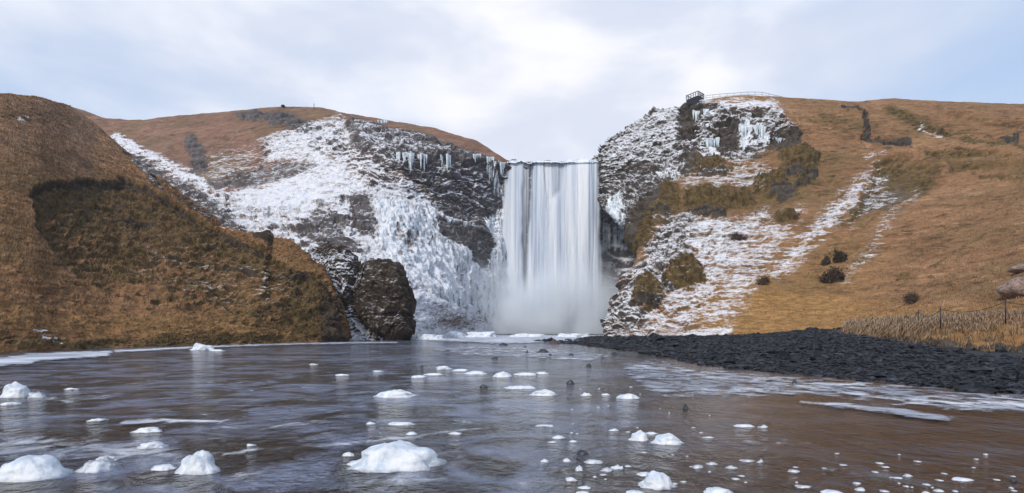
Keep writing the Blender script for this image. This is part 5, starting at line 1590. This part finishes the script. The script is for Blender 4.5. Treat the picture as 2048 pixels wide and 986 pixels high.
def wnoise(vec, sc, det, ro, di=0.0):
    n = wn('ShaderNodeTexNoise'); nt.links.new(vec, n.inputs['Vector'])
    n.inputs['Scale'].default_value = sc; n.inputs['Detail'].default_value = det; n.inputs['Roughness'].default_value = ro; n.inputs['Distortion'].default_value = di
    return n.outputs[0]
def wramp(x, a, b):
    n = wn('ShaderNodeMapRange', interpolation_type='SMOOTHSTEP'); nt.links.new(x, n.inputs[0]); n.inputs[1].default_value = a; n.inputs[2].default_value = b
    return n.outputs[0]
def wmix(f, a, b):
    n = wn('ShaderNodeMix', data_type='RGBA')
    for s, v in ((n.inputs[0], f), (n.inputs[6], a), (n.inputs[7], b)):
        if isinstance(v, bpy.types.NodeSocket): nt.links.new(v, s)
        else: s.default_value = v
    return n.outputs[2]
n1 = wnoise(wmap((1, 1, 2.2), (0.3, 0.1, 0.4)), 2.1, 5, 0.5, 0.2)
n2 = wnoise(wmap((1, 1, 2.6), (1.7, 2.1, 0.2)), 3.4, 5, 0.5, 0.25)
# the open blue gaps lie left and right of the view, the middle is closed cloud
side = wm('ABSOLUTE', wm('SUBTRACT', sx.outputs[0], 0.03))
cover = wm('ADD', wm('MULTIPLY', wm('SUBTRACT', n1, 0.5), 2.2), wm('SUBTRACT', 1.05, wm('MULTIPLY', side, 0.78)))
cf = wm('MULTIPLY', wramp(cover, 0.1, 1.15), wm('SUBTRACT', 1.0, wm('MULTIPLY', wramp(sx.outputs[2], 0.5, 0.95), 0.75)))
cl = wmix(wramp(n2, 0.4, 0.64), (6.1, 6.5, 7.6, 1), (8.2, 8.25, 8.7, 1))
blue = wmix(0.25, (4.3, 5.7, 8.0, 1), sky.outputs[0])
col = wmix(cf, blue, cl)
nt.links.new(col, bg.inputs['Color']); nt.links.new(bg.outputs[0], out.inputs['Surface'])

sd = bpy.data.lights.new('sun', 'SUN'); sd.energy = 2.0; sd.angle = math.radians(7); sd.color = (1.0, 0.95, 0.88)
so = bpy.data.objects.new('sun', sd); link(so)
az, el = math.radians(SUN_AZ), math.radians(SUN_EL)
dirs = Vector((math.sin(az) * math.cos(el), math.cos(az) * math.cos(el), math.sin(el)))
so.rotation_euler = dirs.to_track_quat('Z', 'Y').to_euler()

cd = bpy.data.cameras.new('camera'); cam = bpy.data.objects.new('camera', cd); link(cam)
cam.location = (0, 0, H); cam.rotation_euler = (math.radians(90), 0, 0)
cd.sensor_width = 36; cd.lens = F / 2048 * 36; cd.shift_y = (HY - 493) / 2048
cd.clip_start = 0.1; cd.clip_end = 9000
S.camera = cam

S.view_settings.view_transform = 'Standard'; S.view_settings.look = 'None'; S.view_settings.gamma = 1
S.view_settings.exposure = 0.3
S.render.engine = 'CYCLES'
S.cycles.use_denoising = True
S.cycles.max_bounces = 6; S.cycles.diffuse_bounces = 3; S.cycles.glossy_bounces = 2; S.cycles.transparent_max_bounces = 14; S.cycles.volume_bounces = 5
S.cycles.volume_step_rate = 2.0; S.cycles.volume_max_steps = 128
S.cycles.use_adaptive_sampling = True
